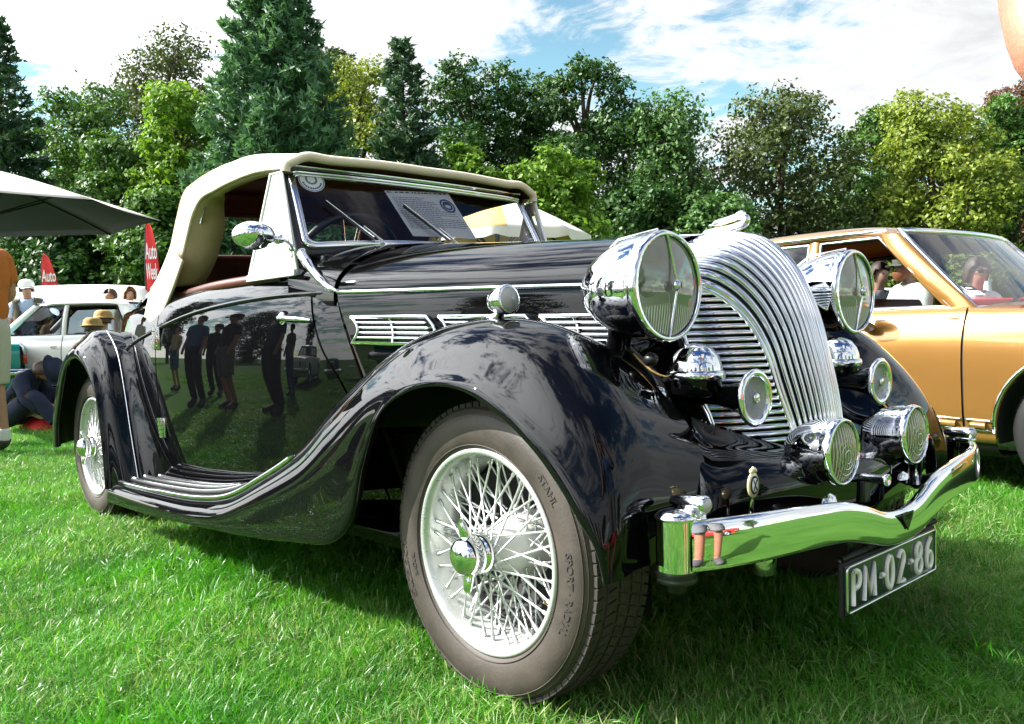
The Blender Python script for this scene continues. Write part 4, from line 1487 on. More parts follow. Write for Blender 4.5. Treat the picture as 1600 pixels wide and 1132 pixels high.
def leaf_mat(name, c1, c2, c3, trans=.35, rough=.5, scale=1.0, tcol=None, island=True, spec=.3, world=False):
    m = bpy.data.materials.new(name)
    m.use_nodes = True
    t = m.node_tree
    b = t.nodes['Principled BSDF']
    b.inputs['Roughness'].default_value = rough
    b.inputs['Specular IOR Level'].default_value = spec
    o = t.nodes['Material Output']
    geo = t.nodes.new('ShaderNodeNewGeometry')
    n = t.nodes.new('ShaderNodeTexNoise')
    n.inputs['Scale'].default_value = scale
    n.inputs['Detail'].default_value = 3
    if world:
        t.links.new(geo.outputs['Position'], n.inputs['Vector'])
    else:
        tcn = t.nodes.new('ShaderNodeTexCoord')
        t.links.new(tcn.outputs['Object'], n.inputs['Vector'])
    mr = t.nodes.new('ShaderNodeMapRange')
    mr.inputs['From Min'].default_value = .32
    mr.inputs['From Max'].default_value = .68
    t.links.new(n.outputs['Fac'], mr.inputs['Value'])
    m1 = t.nodes.new('ShaderNodeMix')
    m1.data_type = 'RGBA'
    m1.inputs[6].default_value = (*c1, 1)
    m1.inputs[7].default_value = (*c2, 1)
    t.links.new(mr.outputs[0], m1.inputs[0])
    m2 = t.nodes.new('ShaderNodeMix')
    m2.data_type = 'RGBA'
    m2.inputs[7].default_value = (*c3, 1)
    pw = t.nodes.new('ShaderNodeMath')
    pw.operation = 'POWER'
    t.links.new(geo.outputs['Random Per Island'], pw.inputs[0])
    pw.inputs[1].default_value = 2.2 if world else 1.6
    if world:      # dry blades come in patches
        n2 = t.nodes.new('ShaderNodeTexNoise')
        n2.inputs['Scale'].default_value = .9
        n2.inputs['Detail'].default_value = 3
        t.links.new(geo.outputs['Position'], n2.inputs['Vector'])
        r2 = t.nodes.new('ShaderNodeMapRange')
        r2.inputs['From Min'].default_value = .36
        r2.inputs['From Max'].default_value = .66
        r2.inputs['To Min'].default_value = .12
        r2.inputs['To Max'].default_value = 1.3
        t.links.new(n2.outputs['Fac'], r2.inputs['Value'])
        ml = t.nodes.new('ShaderNodeMath')
        ml.operation = 'MULTIPLY'
        ml.use_clamp = True
        t.links.new(pw.outputs[0], ml.inputs[0])
        t.links.new(r2.outputs[0], ml.inputs[1])
        t.links.new(ml.outputs[0], m2.inputs[0])
    else:
        t.links.new(pw.outputs[0], m2.inputs[0])
    t.links.new(m1.outputs[2], m2.inputs[6])
    t.links.new(m2.outputs[2], b.inputs['Base Color'])
    tr = t.nodes.new('ShaderNodeBsdfTranslucent')
    hs = t.nodes.new('ShaderNodeMix')
    hs.data_type = 'RGBA'
    hs.blend_type = 'MULTIPLY'
    hs.inputs[0].default_value = 1
    hs.inputs[7].default_value = (*(tcol or (1.3, 1.35, .6)), 1)
    t.links.new(m2.outputs[2], hs.inputs[6])
    t.links.new(hs.outputs[2], tr.inputs[0])
    mx = t.nodes.new('ShaderNodeMixShader')
    mx.inputs[0].default_value = trans
    t.links.new(b.outputs[0], mx.inputs[1])
    t.links.new(tr.outputs[0], mx.inputs[2])
    t.links.new(mx.outputs[0], o.inputs[0])
    return m


BLADE = leaf_mat('grass_blade', (.022, .165, .003), (.064, .285, .009), (.40, .45, .22), trans=.42, rough=.34, scale=2.6, world=True, spec=.4)


def tuft_mesh(name, n, rad, hmin, hmax, width, seed, flat=.5):
    r = np.random.RandomState(seed)
    V, F = [], []
    for k in range(n):
        a, d = r.rand() * 6.283, rad * math.sqrt(r.rand())
        x, y = d * math.cos(a), d * math.sin(a)
        az = r.rand() * 6.283
        h = r.uniform(hmin, hmax)
        lean = r.uniform(.12, 1.0) ** 1.1 * flat
        dx, dy = math.cos(az), math.sin(az)
        w = width * r.uniform(.7, 1.3)
        tw = r.uniform(-.8, .8)
        px_, py_ = -math.sin(az + tw), math.cos(az + tw)
        b = len(V)
        ts = (0, .38, .72, 1.0)
        for i, t_ in enumerate(ts):
            out_ = lean * h * t_ ** 1.7
            z = h * max(.12 * t_, t_ - .42 * lean * t_ ** 2.0)
            ww = w * (1, .9, .6, 0)[i]
            if i < 3:
                V.append((x + dx * out_ - px_ * ww, y + dy * out_ - py_ * ww, z - .012))
                V.append((x + dx * out_ + px_ * ww, y + dy * out_ + py_ * ww, z - .012))
            else:
                V.append((x + dx * out_, y + dy * out_, z - .012))
        F += [(b, b + 1, b + 3, b + 2), (b + 2, b + 3, b + 5, b + 4), (b + 4, b + 5, b + 6)]
    me = bpy.data.meshes.new(name)
    me.from_pydata(V, [], F)
    me.materials.append(BLADE)
    me.polygons.foreach_set('use_smooth', [True] * len(me.polygons))
    return me


TUFTS = bpy.data.collections.new('tufts')     # never linked to the scene: only a library for the lawn
for k in range(6):
    me = tuft_mesh('tuft', 36, .055, .026, .060, .0013, 100 + k, 1.7)
    TUFTS.objects.link(bpy.data.objects.new('tuft_%d' % k, me))
FAR = bpy.data.collections.new('far_tufts')
for k in range(4):
    me = tuft_mesh('tuft', 34, .20, .035, .062, .0038, 200 + k, .9)
    FAR.objects.link(bpy.data.objects.new('far_tuft_%d' % k, me))


def scatter(name, pts, rot, scl, coll, parent=None):
    me = bpy.data.meshes.new(name)
    me.from_pydata(pts, [], [])
    a = me.attributes.new('rot', 'FLOAT_VECTOR', 'POINT')
    a.data.foreach_set('vector', np.asarray(rot, np.float32).ravel())
    a = me.attributes.new('scl', 'FLOAT', 'POINT')
    a.data.foreach_set('value', np.asarray(scl, np.float32))
    o = bpy.data.objects.new(name, me)
    COL.objects.link(o)
    g = bpy.data.node_groups.new(name, 'GeometryNodeTree')
    g.interface.new_socket('Geometry', in_out='INPUT', socket_type='NodeSocketGeometry')
    g.interface.new_socket('Geometry', in_out='OUTPUT', socket_type='NodeSocketGeometry')
    gi, go = g.nodes.new('NodeGroupInput'), g.nodes.new('NodeGroupOutput')
    ci = g.nodes.new('GeometryNodeCollectionInfo')
    ci.inputs['Collection'].default_value = coll
    ci.inputs['Separate Children'].default_value = True
    ci.inputs['Reset Children'].default_value = True
    ip = g.nodes.new('GeometryNodeInstanceOnPoints')
    ip.inputs['Pick Instance'].default_value = True
    ra = g.nodes.new('GeometryNodeInputNamedAttribute')
    ra.data_type = 'FLOAT_VECTOR'
    ra.inputs['Name'].default_value = 'rot'
    e2r = g.nodes.new('FunctionNodeEulerToRotation')
    sa_ = g.nodes.new('GeometryNodeInputNamedAttribute')
    sa_.data_type = 'FLOAT'
    sa_.inputs['Name'].default_value = 'scl'
    rv = g.nodes.new('FunctionNodeRandomValue')
    rv.data_type = 'INT'
    rv.inputs[4].default_value = 0
    rv.inputs[5].default_value = len(coll.objects) - 1
    L = g.links.new
    L(gi.outputs[0], ip.inputs['Points'])
    L(ci.outputs[0], ip.inputs['Instance'])
    L(ra.outputs['Attribute'], e2r.inputs[0])
    L(e2r.outputs[0], ip.inputs['Rotation'])
    L(sa_.outputs['Attribute'], ip.inputs['Scale'])
    L(rv.outputs[2], ip.inputs['Instance Index'])
    L(ip.outputs[0], go.inputs[0])
    md = o.modifiers.new('scatter', 'NODES')
    md.node_group = g
    return o


def vnoise(x, y, s, seed):
    r = np.random.RandomState(seed)
    tbl = r.rand(64, 64)
    u, v = x * s, y * s
    i, j = np.floor(u).astype(int), np.floor(v).astype(int)
    fu, fv = u - i, v - j
    fu, fv = fu * fu * (3 - 2 * fu), fv * fv * (3 - 2 * fv)
    g = lambda a, b: tbl[a % 64, b % 64]
    return (g(i, j) * (1 - fu) + g(i + 1, j) * fu) * (1 - fv) + (g(i, j + 1) * (1 - fu) + g(i + 1, j + 1) * fu) * fv


rs = np.random.RandomState(5)


def field(d0, d1, dens, half_px=920, extra=0.3):
    """Random spots on the lawn between two distances, a bit wider than what is seen."""
    area_w = 2 * half_px / 1310.0
    n = int(dens * area_w * (d1 ** 2 - d0 ** 2) / 2)
    d = np.sqrt(rs.uniform(d0 ** 2, d1 ** 2, n))
    t = rs.uniform(-1, 1, n) * (half_px / 1310.0)
    xs = CAM_POS[0] + FWD[0] * d + RGT[0] * t * d
    ys = CAM_POS[1] + FWD[1] * d + RGT[1] * t * d
    return xs, ys


gp = []
for d0, d1, dens in ((.9, 2.6, 900), (2.6, 4.5, 600), (4.5, 8.0, 320)):
    gp.append(np.stack(field(d0, d1, dens), 1))
# a ring of turf round the car and behind the viewer, seen only in the paint and chrome
n = 7000
gp.append(np.stack([rs.uniform(-5.5, 3.2, n), rs.uniform(-4.6, -.6, n)], 1))
gp = np.concatenate(gp)
hv = vnoise(gp[:, 0], gp[:, 1], 2.3, 3)
grass = scatter('grass', [(a, b, 0) for a, b in gp], np.stack([(vnoise(gp[:, 0], gp[:, 1], 3.1, 11) - .5) * 1.3 + rs.uniform(-.25, .25, len(gp)), (vnoise(gp[:, 0], gp[:, 1], 2.7, 12) - .5) * 1.3 + rs.uniform(-.25, .25, len(gp)), rs.uniform(0, 6.28, len(gp))], 1),
                .72 + .55 * hv + rs.uniform(-.12, .18, len(gp)), TUFTS)
tag(grass, kind='stuff')
fp = np.concatenate([np.stack([rs.uniform(-14, 9, 3600), rs.uniform(-14, -4.4, 3600)], 1), np.stack(field(8.0, 16.0, 42), 1), np.stack(field(16.0, 34.0, 12), 1)])
grass2 = scatter('grass', [(a, b, 0) for a, b in fp], np.stack([rs.uniform(-.1, .1, len(fp)), rs.uniform(-.1, .1, len(fp)), rs.uniform(0, 6.28, len(fp))], 1),
                 rs.uniform(.8, 1.3, len(fp)), FAR)
tag(grass2, kind='stuff')

# ================================================================== trees
BARK = mat('bark', (.060, .042, .030), .9, vary=.35, vscale=3, bump=.8, bscale=8)
LEAVES = {
    'dark': leaf_mat('leaves_dark', (0.014, 0.051, 0.014), (0.032, 0.092, 0.022), (0.067, 0.147, 0.027), 0.2),
    'mid': leaf_mat('leaves_mid', (0.03, 0.084, 0.019), (0.057, 0.142, 0.027), (0.116, 0.218, 0.041), 0.25),
    'olive': leaf_mat('leaves_olive', (0.033, 0.051, 0.018), (0.058, 0.084, 0.024), (0.099, 0.129, 0.04), 0.22),
    'bright': leaf_mat('leaves_bright', (0.075, 0.176, 0.022), (0.135, 0.257, 0.03), (0.216, 0.338, 0.048), 0.35),
    'yellow': leaf_mat('leaves_yellow', (0.095, 0.157, 0.021), (0.171, 0.233, 0.032), (0.275, 0.314, 0.057), 0.32),
    'willow': leaf_mat('leaves_willow', (0.046, 0.116, 0.036), (0.082, 0.177, 0.049), (0.129, 0.238, 0.068), 0.28),
    'copper': leaf_mat('leaves_copper', (0.084, 0.042, 0.031), (0.133, 0.063, 0.042), (0.168, 0.105, 0.063), .30),
    'needle': leaf_mat('needles', (0.041, 0.113, 0.059), (0.072, 0.171, 0.09), (0.135, 0.252, 0.135), 0.25),
    'needle2': leaf_mat('needles_dark', (0.025, 0.068, 0.036), (0.044, 0.102, 0.053), (0.085, 0.153, 0.081), 0.2),
}


def quads(P, N_, U, w, h):
    """Leaf quads: centres, normals, long directions -> verts, faces (pointed lozenges)."""
    n = len(P)
    T = np.cross(N_, U)
    T /= np.linalg.norm(T, axis=1, keepdims=True) + 1e-9
    B = np.cross(T, N_)
    V = np.empty((n, 4, 3))
    V[:, 0] = P - B * h[:, None]
    V[:, 1] = P + T * w[:, None] - N_ * w[:, None] * .25
    V[:, 2] = P + B * h[:, None]
    V[:, 3] = P - T * w[:, None] - N_ * w[:, None] * .25
    return V.reshape(-1, 3), np.arange(n * 4).reshape(n, 4)


def fast_mesh(name, V, F, m):
    me = bpy.data.meshes.new(name)
    nf = len(F)
    k = F.shape[1]
    me.vertices.add(len(V))
    me.vertices.foreach_set('co', V.astype(np.float32).ravel())
    me.loops.add(nf * k)
    me.loops.foreach_set('vertex_index', F.astype(np.int32).ravel())
    me.polygons.add(nf)
    me.polygons.foreach_set('loop_start', np.arange(0, nf * k, k, dtype=np.int32))
    me.polygons.foreach_set('loop_total', np.full(nf, k, np.int32))
    me.materials.append(m)
    me.update(calc_edges=True)
    me.validate()
    return me


def broadleaf(h, w, seed, leafm, nleaf=30000, low=.06, leaf=.108, droop=0.0, lobes=24, gap=.5):
    """Trunk, limbs reaching into the lobes, and leaf clumps on the lobes."""
    r = np.random.RandomState(seed)
    tb = MB()
    th = h * .45
    lean = r.uniform(-.04, .04, 2) * h
    trunk = cr([(0, 0, -.1), (lean[0] * .2, lean[1] * .2, th * .5), (lean[0] * .6, lean[1] * .6, th), (lean[0], lean[1], h * .72)], 10)
    tb.tube(trunk, np.linspace(.024 * h, .008 * h, 10), 8)
    L = []
    for k in range(lobes):
        f = (k + .5) / lobes
        z = h * (low + (.96 - low) * f ** .95)
        q = (z / h - low) / (1 - low)
        env = math.sqrt(max(.06, 1 - ((q - .42) / .62) ** 2))
        a = k * 2.4 + r.uniform(-.5, .5)
        rad = w * env * r.uniform(.35, .85)
        s = w * (.27 + .20 * env) * r.uniform(.75, 1.25)
        c = np.array([rad * math.cos(a) + lean[0] * z / h, rad * math.sin(a) + lean[1] * z / h, min(z, h - s * .72)])
        L.append((c, s))
        st = trunk[min(9, int(10 * max(0, c[2] - s) / h * 1.1))]
        mid = (st + c) / 2 + np.array([0, 0, .05 * h])
        tb.tube(cr([st, mid, c], 7), np.linspace(.009 * h, .003 * h, 7), 5)
        for q in range(3):
            e = c + r.normal(0, .45, 3) * s
            tb.tube([c * .7 + mid * .3, (c + e) / 2 + r.normal(0, .1, 3) * s, e], [.0034 * h, .0022 * h, .0010 * h], 4)
    P, NN, UU = [], [], []
    tot = sum(s ** 2 for _, s in L)
    for c, s in L:
        nc = max(8, int(nleaf * s * s / tot / 16))
        d = r.normal(0, 1, (nc, 3))
        d /= np.linalg.norm(d, axis=1, keepdims=True)
        rr = s * (r.uniform(.25, 1.12, nc) ** .55)
        cc = c + d * rr[:, None] * np.array([1, 1, .80])
        cc[:, 2] -= droop * np.abs(r.normal(0, 1, nc)) * s
        for ci, di in zip(cc, d):
            m = r.randint(9, 24)
            cs = s * r.uniform(.09, .20)
            p = ci + r.normal(0, 1, (m, 3)) * cs * np.array([1, 1, .6 + droop * 1.6])
            nn = r.normal(0, .6, (m, 3)) + di * .8 + np.array([0, 0, .5])
            P.append(p)
            NN.append(nn)
            UU.append(r.normal(0, 1, (m, 3)) - np.array([0, 0, droop * 2.5]))
    P, NN, UU = map(np.concatenate, (P, NN, UU))
    keep = P[:, 2] < h * 1.02
    P, NN, UU = P[keep], NN[keep], UU[keep]
    P[:, 2] = np.maximum(P[:, 2], .15)
    NN /= np.linalg.norm(NN, axis=1, keepdims=True)
    n = len(P)
    hh_ = leaf * r.uniform(.7, 1.4, n)
    V, F = quads(P, NN, UU, hh_ * .6, hh_)
    return tb, fast_mesh('crown', V, F, leafm)


def conifer(h, w, seed, leafm, nbr=150, base=.03, per=46, tuft=.16, steep=.35, power=.85, sparse_top=0.0):
    r = np.random.RandomState(seed)
    tb = MB()
    tb.tube([(0, 0, -.1), (0, 0, h * .5), (0, 0, h)], [.022 * h, .012 * h, .001 * h], 8)
    P, NN, UU = [], [], []
    for k in range(nbr):
        f = (k + r.rand()) / nbr
        z = h * (base + (1 - base) * f ** 1.05)
        ln = w * (1 - z / h) ** power * r.uniform(.72, 1.12) + .02 * h
        a = k * 2.39996 + r.uniform(-.3, .3)
        dx, dy = math.cos(a), math.sin(a)
        up = steep * r.uniform(.4, 1.4)
        s = np.linspace(0, 1, 5)
        br = np.stack([dx * ln * s, dy * ln * s, z + ln * (-.30 * s + up * s ** 2)], 1)
        tb.tube(br, np.linspace(.0045 * h * (1 - f) + .012, .006, 5), 4, caps=False)
        m = max(10, int(per * (ln / w) ** .8 * (1 - sparse_top * (f > .72) * .7)))
        t = r.uniform(.12, 1.0, m) ** .7
        c = np.stack([np.interp(t, s, br[:, i]) for i in range(3)], 1)
        side = (r.rand(m) - .5) * 2 * ln * .36 * (1.15 - t)
        c[:, 0] += -dy * side
        c[:, 1] += dx * side
        c[:, 2] += r.normal(0, .05, m) * ln
        # every tuft is a little spray of narrow needles
        q = 3
        dirn = np.stack([dx * .7 - dy * np.sign(side) * .6, dy * .7 + dx * np.sign(side) * .6, np.full(m, .45)], 1)
        for j in range(q):
            P.append(c + r.normal(0, .06, (m, 3)) * (tuft / .16))
            NN.append(r.normal(0, 1, (m, 3)) + np.array([0, 0, .4]))
            UU.append(dirn + r.normal(0, .45, (m, 3)))
    P, NN, UU = map(np.concatenate, (P, NN, UU))
    NN /= np.linalg.norm(NN, axis=1, keepdims=True)
    P[:, 2] = np.maximum(P[:, 2], .1)
    n = len(P)
    hh_ = tuft * r.uniform(.7, 1.5, n) * 1.25
    V, F = quads(P, NN, UU, hh_ * .26, hh_)
    return tb, fast_mesh('crown', V, F, leafm)


TREE_LIB = {}


def tree(name, label, loc, rz, key, make, scale=1.0, group=None):
    if key not in TREE_LIB:
        tb, me = make()
        tr_ = bpy.data.meshes.new('trunk')
        tr_.from_pydata(tb.v, [], tb.f)
        tr_.materials.append(BARK)
        tr_.polygons.foreach_set('use_smooth', [True] * len(tr_.polygons))
        TREE_LIB[key] = (tr_, me)
    e = empty(name, (loc[0], loc[1], 0), rz)
    e.scale = (scale,) * 3 if np.isscalar(scale) else scale
    tag(e, label, 'tree', group)
    for nm, me in zip(('trunk', 'crown'), TREE_LIB[key]):
        o = bpy.data.objects.new(nm, me)
        COL.objects.link(o)
        o.parent = e
    return e


def hz(px):
    return 541.0 - .0258 * px


def t_at(px, ytop, hw, d):
    """height and half width in metres of a tree seen at px with its top at ytop"""
    return (.80 + (hz(px) - ytop) * d / 1310.0), hw * d / 1310.0


TG = 'trees round the lawn'
TREES = [
    # px, ytop, half width px, distance, kind, leaves, seed, name, label, options
    (20, 40, 105, 40, 'con', 'needle2', 1, 'spruce_tree', 'dark spruce with a thin spindly top at the left edge of the lawn', dict(sparse_top=1, power=.75, base=.02, nbr=260, per=60)),
    (120, 128, 92, 46, 'bro', 'mid', 2, 'broadleaf_tree', 'loose mid green tree with sky showing through between the spruce and the tall olive tree', dict(gap=.7)),
    (280, 62, 100, 54, 'bro', 'olive', 3, 'broadleaf_tree', 'tall airy olive green tree left of the giant sequoia', dict(low=.25)),
    (300, 125, 82, 37, 'bro', 'bright', 4, 'broadleaf_tree', 'bright yellow green tree right beside the giant sequoia', dict(low=.02)),
    (200, 215, 85, 38, 'bro', 'mid', 5, 'broadleaf_tree', 'low leafy green tree above the grey parasol', dict(low=.02)),
    (445, -95, 172, 35, 'con', 'needle', 6, 'sequoia_tree', 'huge blue green sequoia towering behind the roadster roof', dict(nbr=420, per=78, tuft=.15, steep=.55, power=.72, base=.01)),
    (570, 98, 90, 48, 'bro', 'yellow', 7, 'broadleaf_tree', 'yellowing tree just right of the giant sequoia', dict()),
    (540, 72, 60, 60, 'bro', 'olive', 8, 'broadleaf_tree', 'pale thin tree top peeping out right behind the giant sequoia', dict(low=.3)),
    (642, 70, 88, 39, 'con', 'needle2', 9, 'spruce_tree', 'dark spruce with a thin tip between the yellowing tree and the dark round trees', dict(sparse_top=1, power=.62, base=.02, nbr=260, per=60)),
    (748, 100, 92, 46, 'bro', 'dark', 10, 'broadleaf_tree', 'dark round headed tree above the roadster windscreen', dict(low=.15)),
    (835, 132, 70, 48, 'bro', 'dark', 11, 'broadleaf_tree', 'dark rounded tree lower than its neighbours in the middle of the treeline', dict()),
    (920, 92, 88, 45, 'bro', 'dark', 12, 'broadleaf_tree', 'tall dark tree with a pointed head in the middle of the treeline', dict(low=.08)),
    (1045, 142, 88, 43, 'bro', 'willow', 13, 'willow_tree', 'drooping soft green willow above the right headlamp', dict(droop=.55, low=.05)),
    (735, 218, 52, 33, 'bro', 'bright', 14, 'young_tree', 'small bright green tree just over the roadster roof', dict(low=.02)),
    (868, 240, 92, 34, 'bro', 'bright', 15, 'young_tree', 'broad light green young tree behind the yellow and white parasol', dict(low=.02)),
    (1225, 148, 122, 44, 'bro', 'olive', 16, 'broadleaf_tree', 'wide dark olive tree behind the mascot and the gold car roof', dict(low=.03)),
    (1368, 165, 72, 47, 'bro', 'mid', 17, 'broadleaf_tree', 'green tree between the wide olive tree and the yellow tree', dict(low=.05)),
    (1462, 148, 98, 41, 'bro', 'yellow', 18, 'broadleaf_tree', 'yellow green tree above the gold car windscreen', dict(low=.03)),
    (1585, 155, 78, 43, 'bro', 'mid', 19, 'broadleaf_tree', 'green tree at the right edge of the treeline', dict(low=.03)),
    (1600, 122, 60, 56, 'bro', 'copper', 20, 'copper_beech', 'copper leaved tree top behind the last tree on the right', dict(low=.2)),
    (110, 300, 95, 34, 'bro', 'dark', 21, 'tall_shrub', 'dark shrub in the shade behind the white van', dict(low=.0)),
    (255, 295, 85, 33, 'bro', 'mid', 22, 'tall_shrub', 'green shrub behind the red feather flag by the roadster roof', dict(low=.0)),
    (1120, 300, 70, 40, 'bro', 'willow', 23, 'tall_shrub', 'soft green shrub under the willow behind the mascot', dict(low=.0)),
    (1000, 290, 80, 42, 'bro', 'dark', 24, 'tall_shrub', 'dark shrub behind the near headlamp', dict(low=.0)),
]
for px, yt, hw, d, kind, lv, seed, nm, lab, opt in TREES:
    H, Wd = t_at(px, yt, hw, d)
    if kind == 'bro':
        mk = lambda H=H, Wd=Wd, seed=seed, lv=lv, opt=opt: broadleaf(H, Wd, seed, LEAVES[lv], **opt)
    else:
        mk = lambda H=H, Wd=Wd, seed=seed, lv=lv, opt=opt: conifer(H, Wd, seed, LEAVES[lv], **opt)
    tree(nm, lab, ground(px, d), seed * 1.3, (kind, seed), mk, 1.0, TG)
# second row, fills the gaps low down
for k, (px, yt, d, key, sc) in enumerate(((60, 240, 60, ('bro', 10), .8), (400, 170, 62, ('bro', 12), .8), (700, 190, 62, ('bro', 11), .95), (980, 200, 62, ('bro', 10), .75),
                                          (1140, 240, 63, ('bro', 12), .68), (1310, 220, 62, ('bro', 16), .82), (1520, 230, 60, ('bro', 11), .9))):
    tree('background_tree', None, ground(px, d), k * 1.1, key, None, sc)
BACKLAB = ['dark tree filling the far gap behind the white van', 'dark tree far behind the bright green tree and sequoia', 'far dark tree showing between the spruce and the round headed tree',
           'far dark tree between the pointed tree and the willow', 'far dark tree in the gap right of the willow', 'far olive tree in the gap right of the wide olive tree',
           'far dark tree in the gap between the yellow tree and the right edge']
for o, l in zip([o for o in COL.objects if o.name.startswith('background_tree')], BACKLAB):
    o['label'] = l
    o['category'] = 'tree'
    o['group'] = TG
# the trees on the viewer's side of the lawn: they stand in the paint and chrome as reflections
for k, (a, d, key, sc) in enumerate(((200, 46, ('bro', 10), 1.0), (216, 52, ('bro', 16), 1.0), (233, 60, ('bro', 12), 1.0), (252, 56, ('bro', 2), 1.1), (270, 50, ('bro', 10), .9),
                                     (288, 47, ('bro', 16), 1.0), (306, 45, ('bro', 12), 1.0), (325, 48, ('bro', 10), 1.0), (345, 45, ('bro', 11), 1.1), (5, 44, ('bro', 16), 1.0), (25, 46, ('bro', 10), 1.0))):
    tree('broadleaf_tree', 'dark tree across the lawn behind the viewer, seen as a reflection in the paint', (d * math.cos(R_(a)), d * math.sin(R_(a))), k * 1.7, key, None, sc, 'trees behind the viewer')
# ================================================================== saloon cars
def saloon(name, label, loc, rz, paint, group=None, L=4.5, Wd=1.72, H=1.36, belt=.865, fx=1.30, rx=-1.32, hood_z=.80, trunk_z=.83, roof=(-.70, .34), seat_m=None,
           lining=None, glass_m=None, door=(-.03, .80), door2=(-.92, -.03), open_window=False, nose=1.0, tail=1.0, trim=None, two_box=False, mirror=True, sign=-1):
    """A four door saloon standing on its wheels; x forward, origin on the ground mid way."""
    e = empty(name, (loc[0], loc[1], 0), rz)
    tag(e, label, 'car', group)
    seat_m = seat_m or BROWN_S
    lining = lining or LINING
    glass_m = glass_m or GLASS_T
    x0, x1 = rx - .88 * tail, fx + .78 * nose
    hw = Wd / 2
    xs_ = door[1]                      # front shut line
    wx = smooth_table([(x0 - .2, hw * .88), (x0, hw * .92), (x0 + .5, hw * .985), (0, hw), (x1 - .6, hw * .98), (x1, hw * .91), (x1 + .2, hw * .88)])
    wz = smooth_table([(.15, .93), (.28, .965), (.36, .985), (.48, .995), (.62, 1.0), (.72, .99), (.80, .962), (.86, .925), (.95, .87)])
    def ztop(x):
        if x > xs_:
            return float(np.interp(x, [xs_, x1 - .25, x1], [belt - .015, hood_z, hood_z - .04]))
        if x < roof[0] - .5:
            return float(np.interp(x, [x0, roof[0] - .5], [trunk_z - .02, belt - .01]))
        return belt - .012
    R = .365
    def zbot(x, sill=.24):
        z = sill
        for ax in (fx, rx):
            if abs(x - ax) < R:
                z = max(z, .31 + math.sqrt(R * R - (x - ax) ** 2) * .98)
        return z
    pt = lambda x, z, o=0.0: (x, -(float(wx(x)) * float(wz(z)) + o), z)
    spans = [('front_wing', xs_, x1), ('front_door', door[0], xs_), ('rear_door', door2[0], door2[1]), ('rear_wing', x0, door2[0])]
    for s in (0, 1):
        for nm, a, b in spans:
            g = .0055
            xx = np.linspace(a + g, b - g, 44 if 'wing' in nm else 16)
            if 'wing' in nm:
                ax = fx if nm[0] == 'f' else rx
                xx = np.unique(np.concatenate([xx, ax + R * np.cos(np.linspace(.02, math.pi - .02, 30)), [ax - R - .002, ax + R + .002]]))
                xx = xx[(xx >= a + g) & (xx <= b - g)]
            rows = []
            for x in xx:
                zb, zt = zbot(x), ztop(x)
                r = [pt(x, zb + .0, -.05)] + [pt(x, zb + (zt - zb) * q) for q in np.linspace(0, 1, 22)]
                q = r[-1]
                r += [(q[0], q[1] + .02, q[2] + .010), (q[0], q[1] + .05, q[2] + .010)]
                rows.append(r)
            m = MB().grid(np.array(rows))
            if s:
                m.mirror_y()
            po = m.build(nm, paint, e)
            if 'door' in nm:
                h = MB().tube([pt((a + b) / 2 - .28, .765, .012), pt((a + b) / 2 - .36, .767, .02), pt(a + .06, .765, .012)], .010, 8)
                if s:
                    h.mirror_y()
                h.build('handle', CHROME_D, po)
        # shut line rails, wheel arches
        for x in (xs_, door[0], door2[0]):
            m = MB().tube([pt(x, z, -.016) for z in np.linspace(.25, belt - .02, 10)], .011, 5)
            if s:
                m.mirror_y()
            m.build('shut_line', DARK, e)
        for ax in (fx, rx):
            m = MB().tube([pt(ax + (R + .004) * math.cos(a), .31 + (R + .004) * .98 * math.sin(a), .002) for a in np.linspace(-.05, math.pi + .05, 28)], .009, 6)
            if s:
                m.mirror_y()
            m.build('arch_trim', CHROME if trim else paint, e)
            m = MB().grid(np.array([[(ax + R * .99 * math.cos(a), -y, .31 + R * .97 * math.sin(a)) for y in (hw * .95, hw * .95 - .28)] for a in np.linspace(-.2, math.pi + .2, 20)]))
            if s:
                m.mirror_y()
            m.build('wheel_arch', DARK, e)
        # sill
        m = MB().grid(np.array([[pt(x, z, o) for z, o in ((.245, -.004), (.20, -.02), (.17, -.06), (.17, -.3))] for x in np.linspace(rx + R, fx - R, 8)]))
        if s:
            m.mirror_y()
        m.build('sill', DARK, e)
        if trim:
            for a, b in ((fx - R - .015, xs_ + .01), (xs_ - .012, door[0] + .012), (door[0] - .012, door2[0] + .012)):
                za = lambda x: .348 - (x - .0) * .03
                for dz, rr, mm in ((.024, .0055, CHROME), (-.022, .0055, CHROME), (0, .019, GOLD)):
                    m = MB().tube([pt(x, za(x) + dz, .003) for x in np.linspace(min(a, b) + (.02 if rr > .01 else 0), max(a, b) - (.02 if rr > .01 else 0), 10)], rr, 8, sy=1.0 if rr < .01 else .9)
                    if s:
                        m.mirror_y()
                    m.build('side_trim', mm, e)
            m = MB().tube([pt(x, belt - .055, .002) for x in np.linspace(door2[0], xs_ - .03, 20)], .0035, 6)
            if s:
                m.mirror_y()
            m.build('belt_line', CHROME_D, e)
    half_ = lambda x, z, c, n=9: [(x, -y, z + c * (1 - (y / (float(wx(x)) * .87)) ** 2)) for y in np.linspace(float(wx(x)) * float(wz(ztop(x))) - .048, 0, n)]
    def slab(xx, zf, c):
        rows = []
        for x in xx:
            h = half_(x, zf(x), c)
            rows.append(h + [(a, -b, d) for a, b, d in h[-2::-1]])
        return np.array(rows)
    MB().grid(slab(np.linspace(xs_ + .02, x1, 20), lambda x: ztop(x) + .010, .035)).build('hood', paint, e)
    tb_ = roof[0] - .5
    if not two_box:
        MB().grid(slab(np.linspace(x0, tb_, 14), lambda x: ztop(x) + .010, .03)).build('trunk_lid', paint, e)
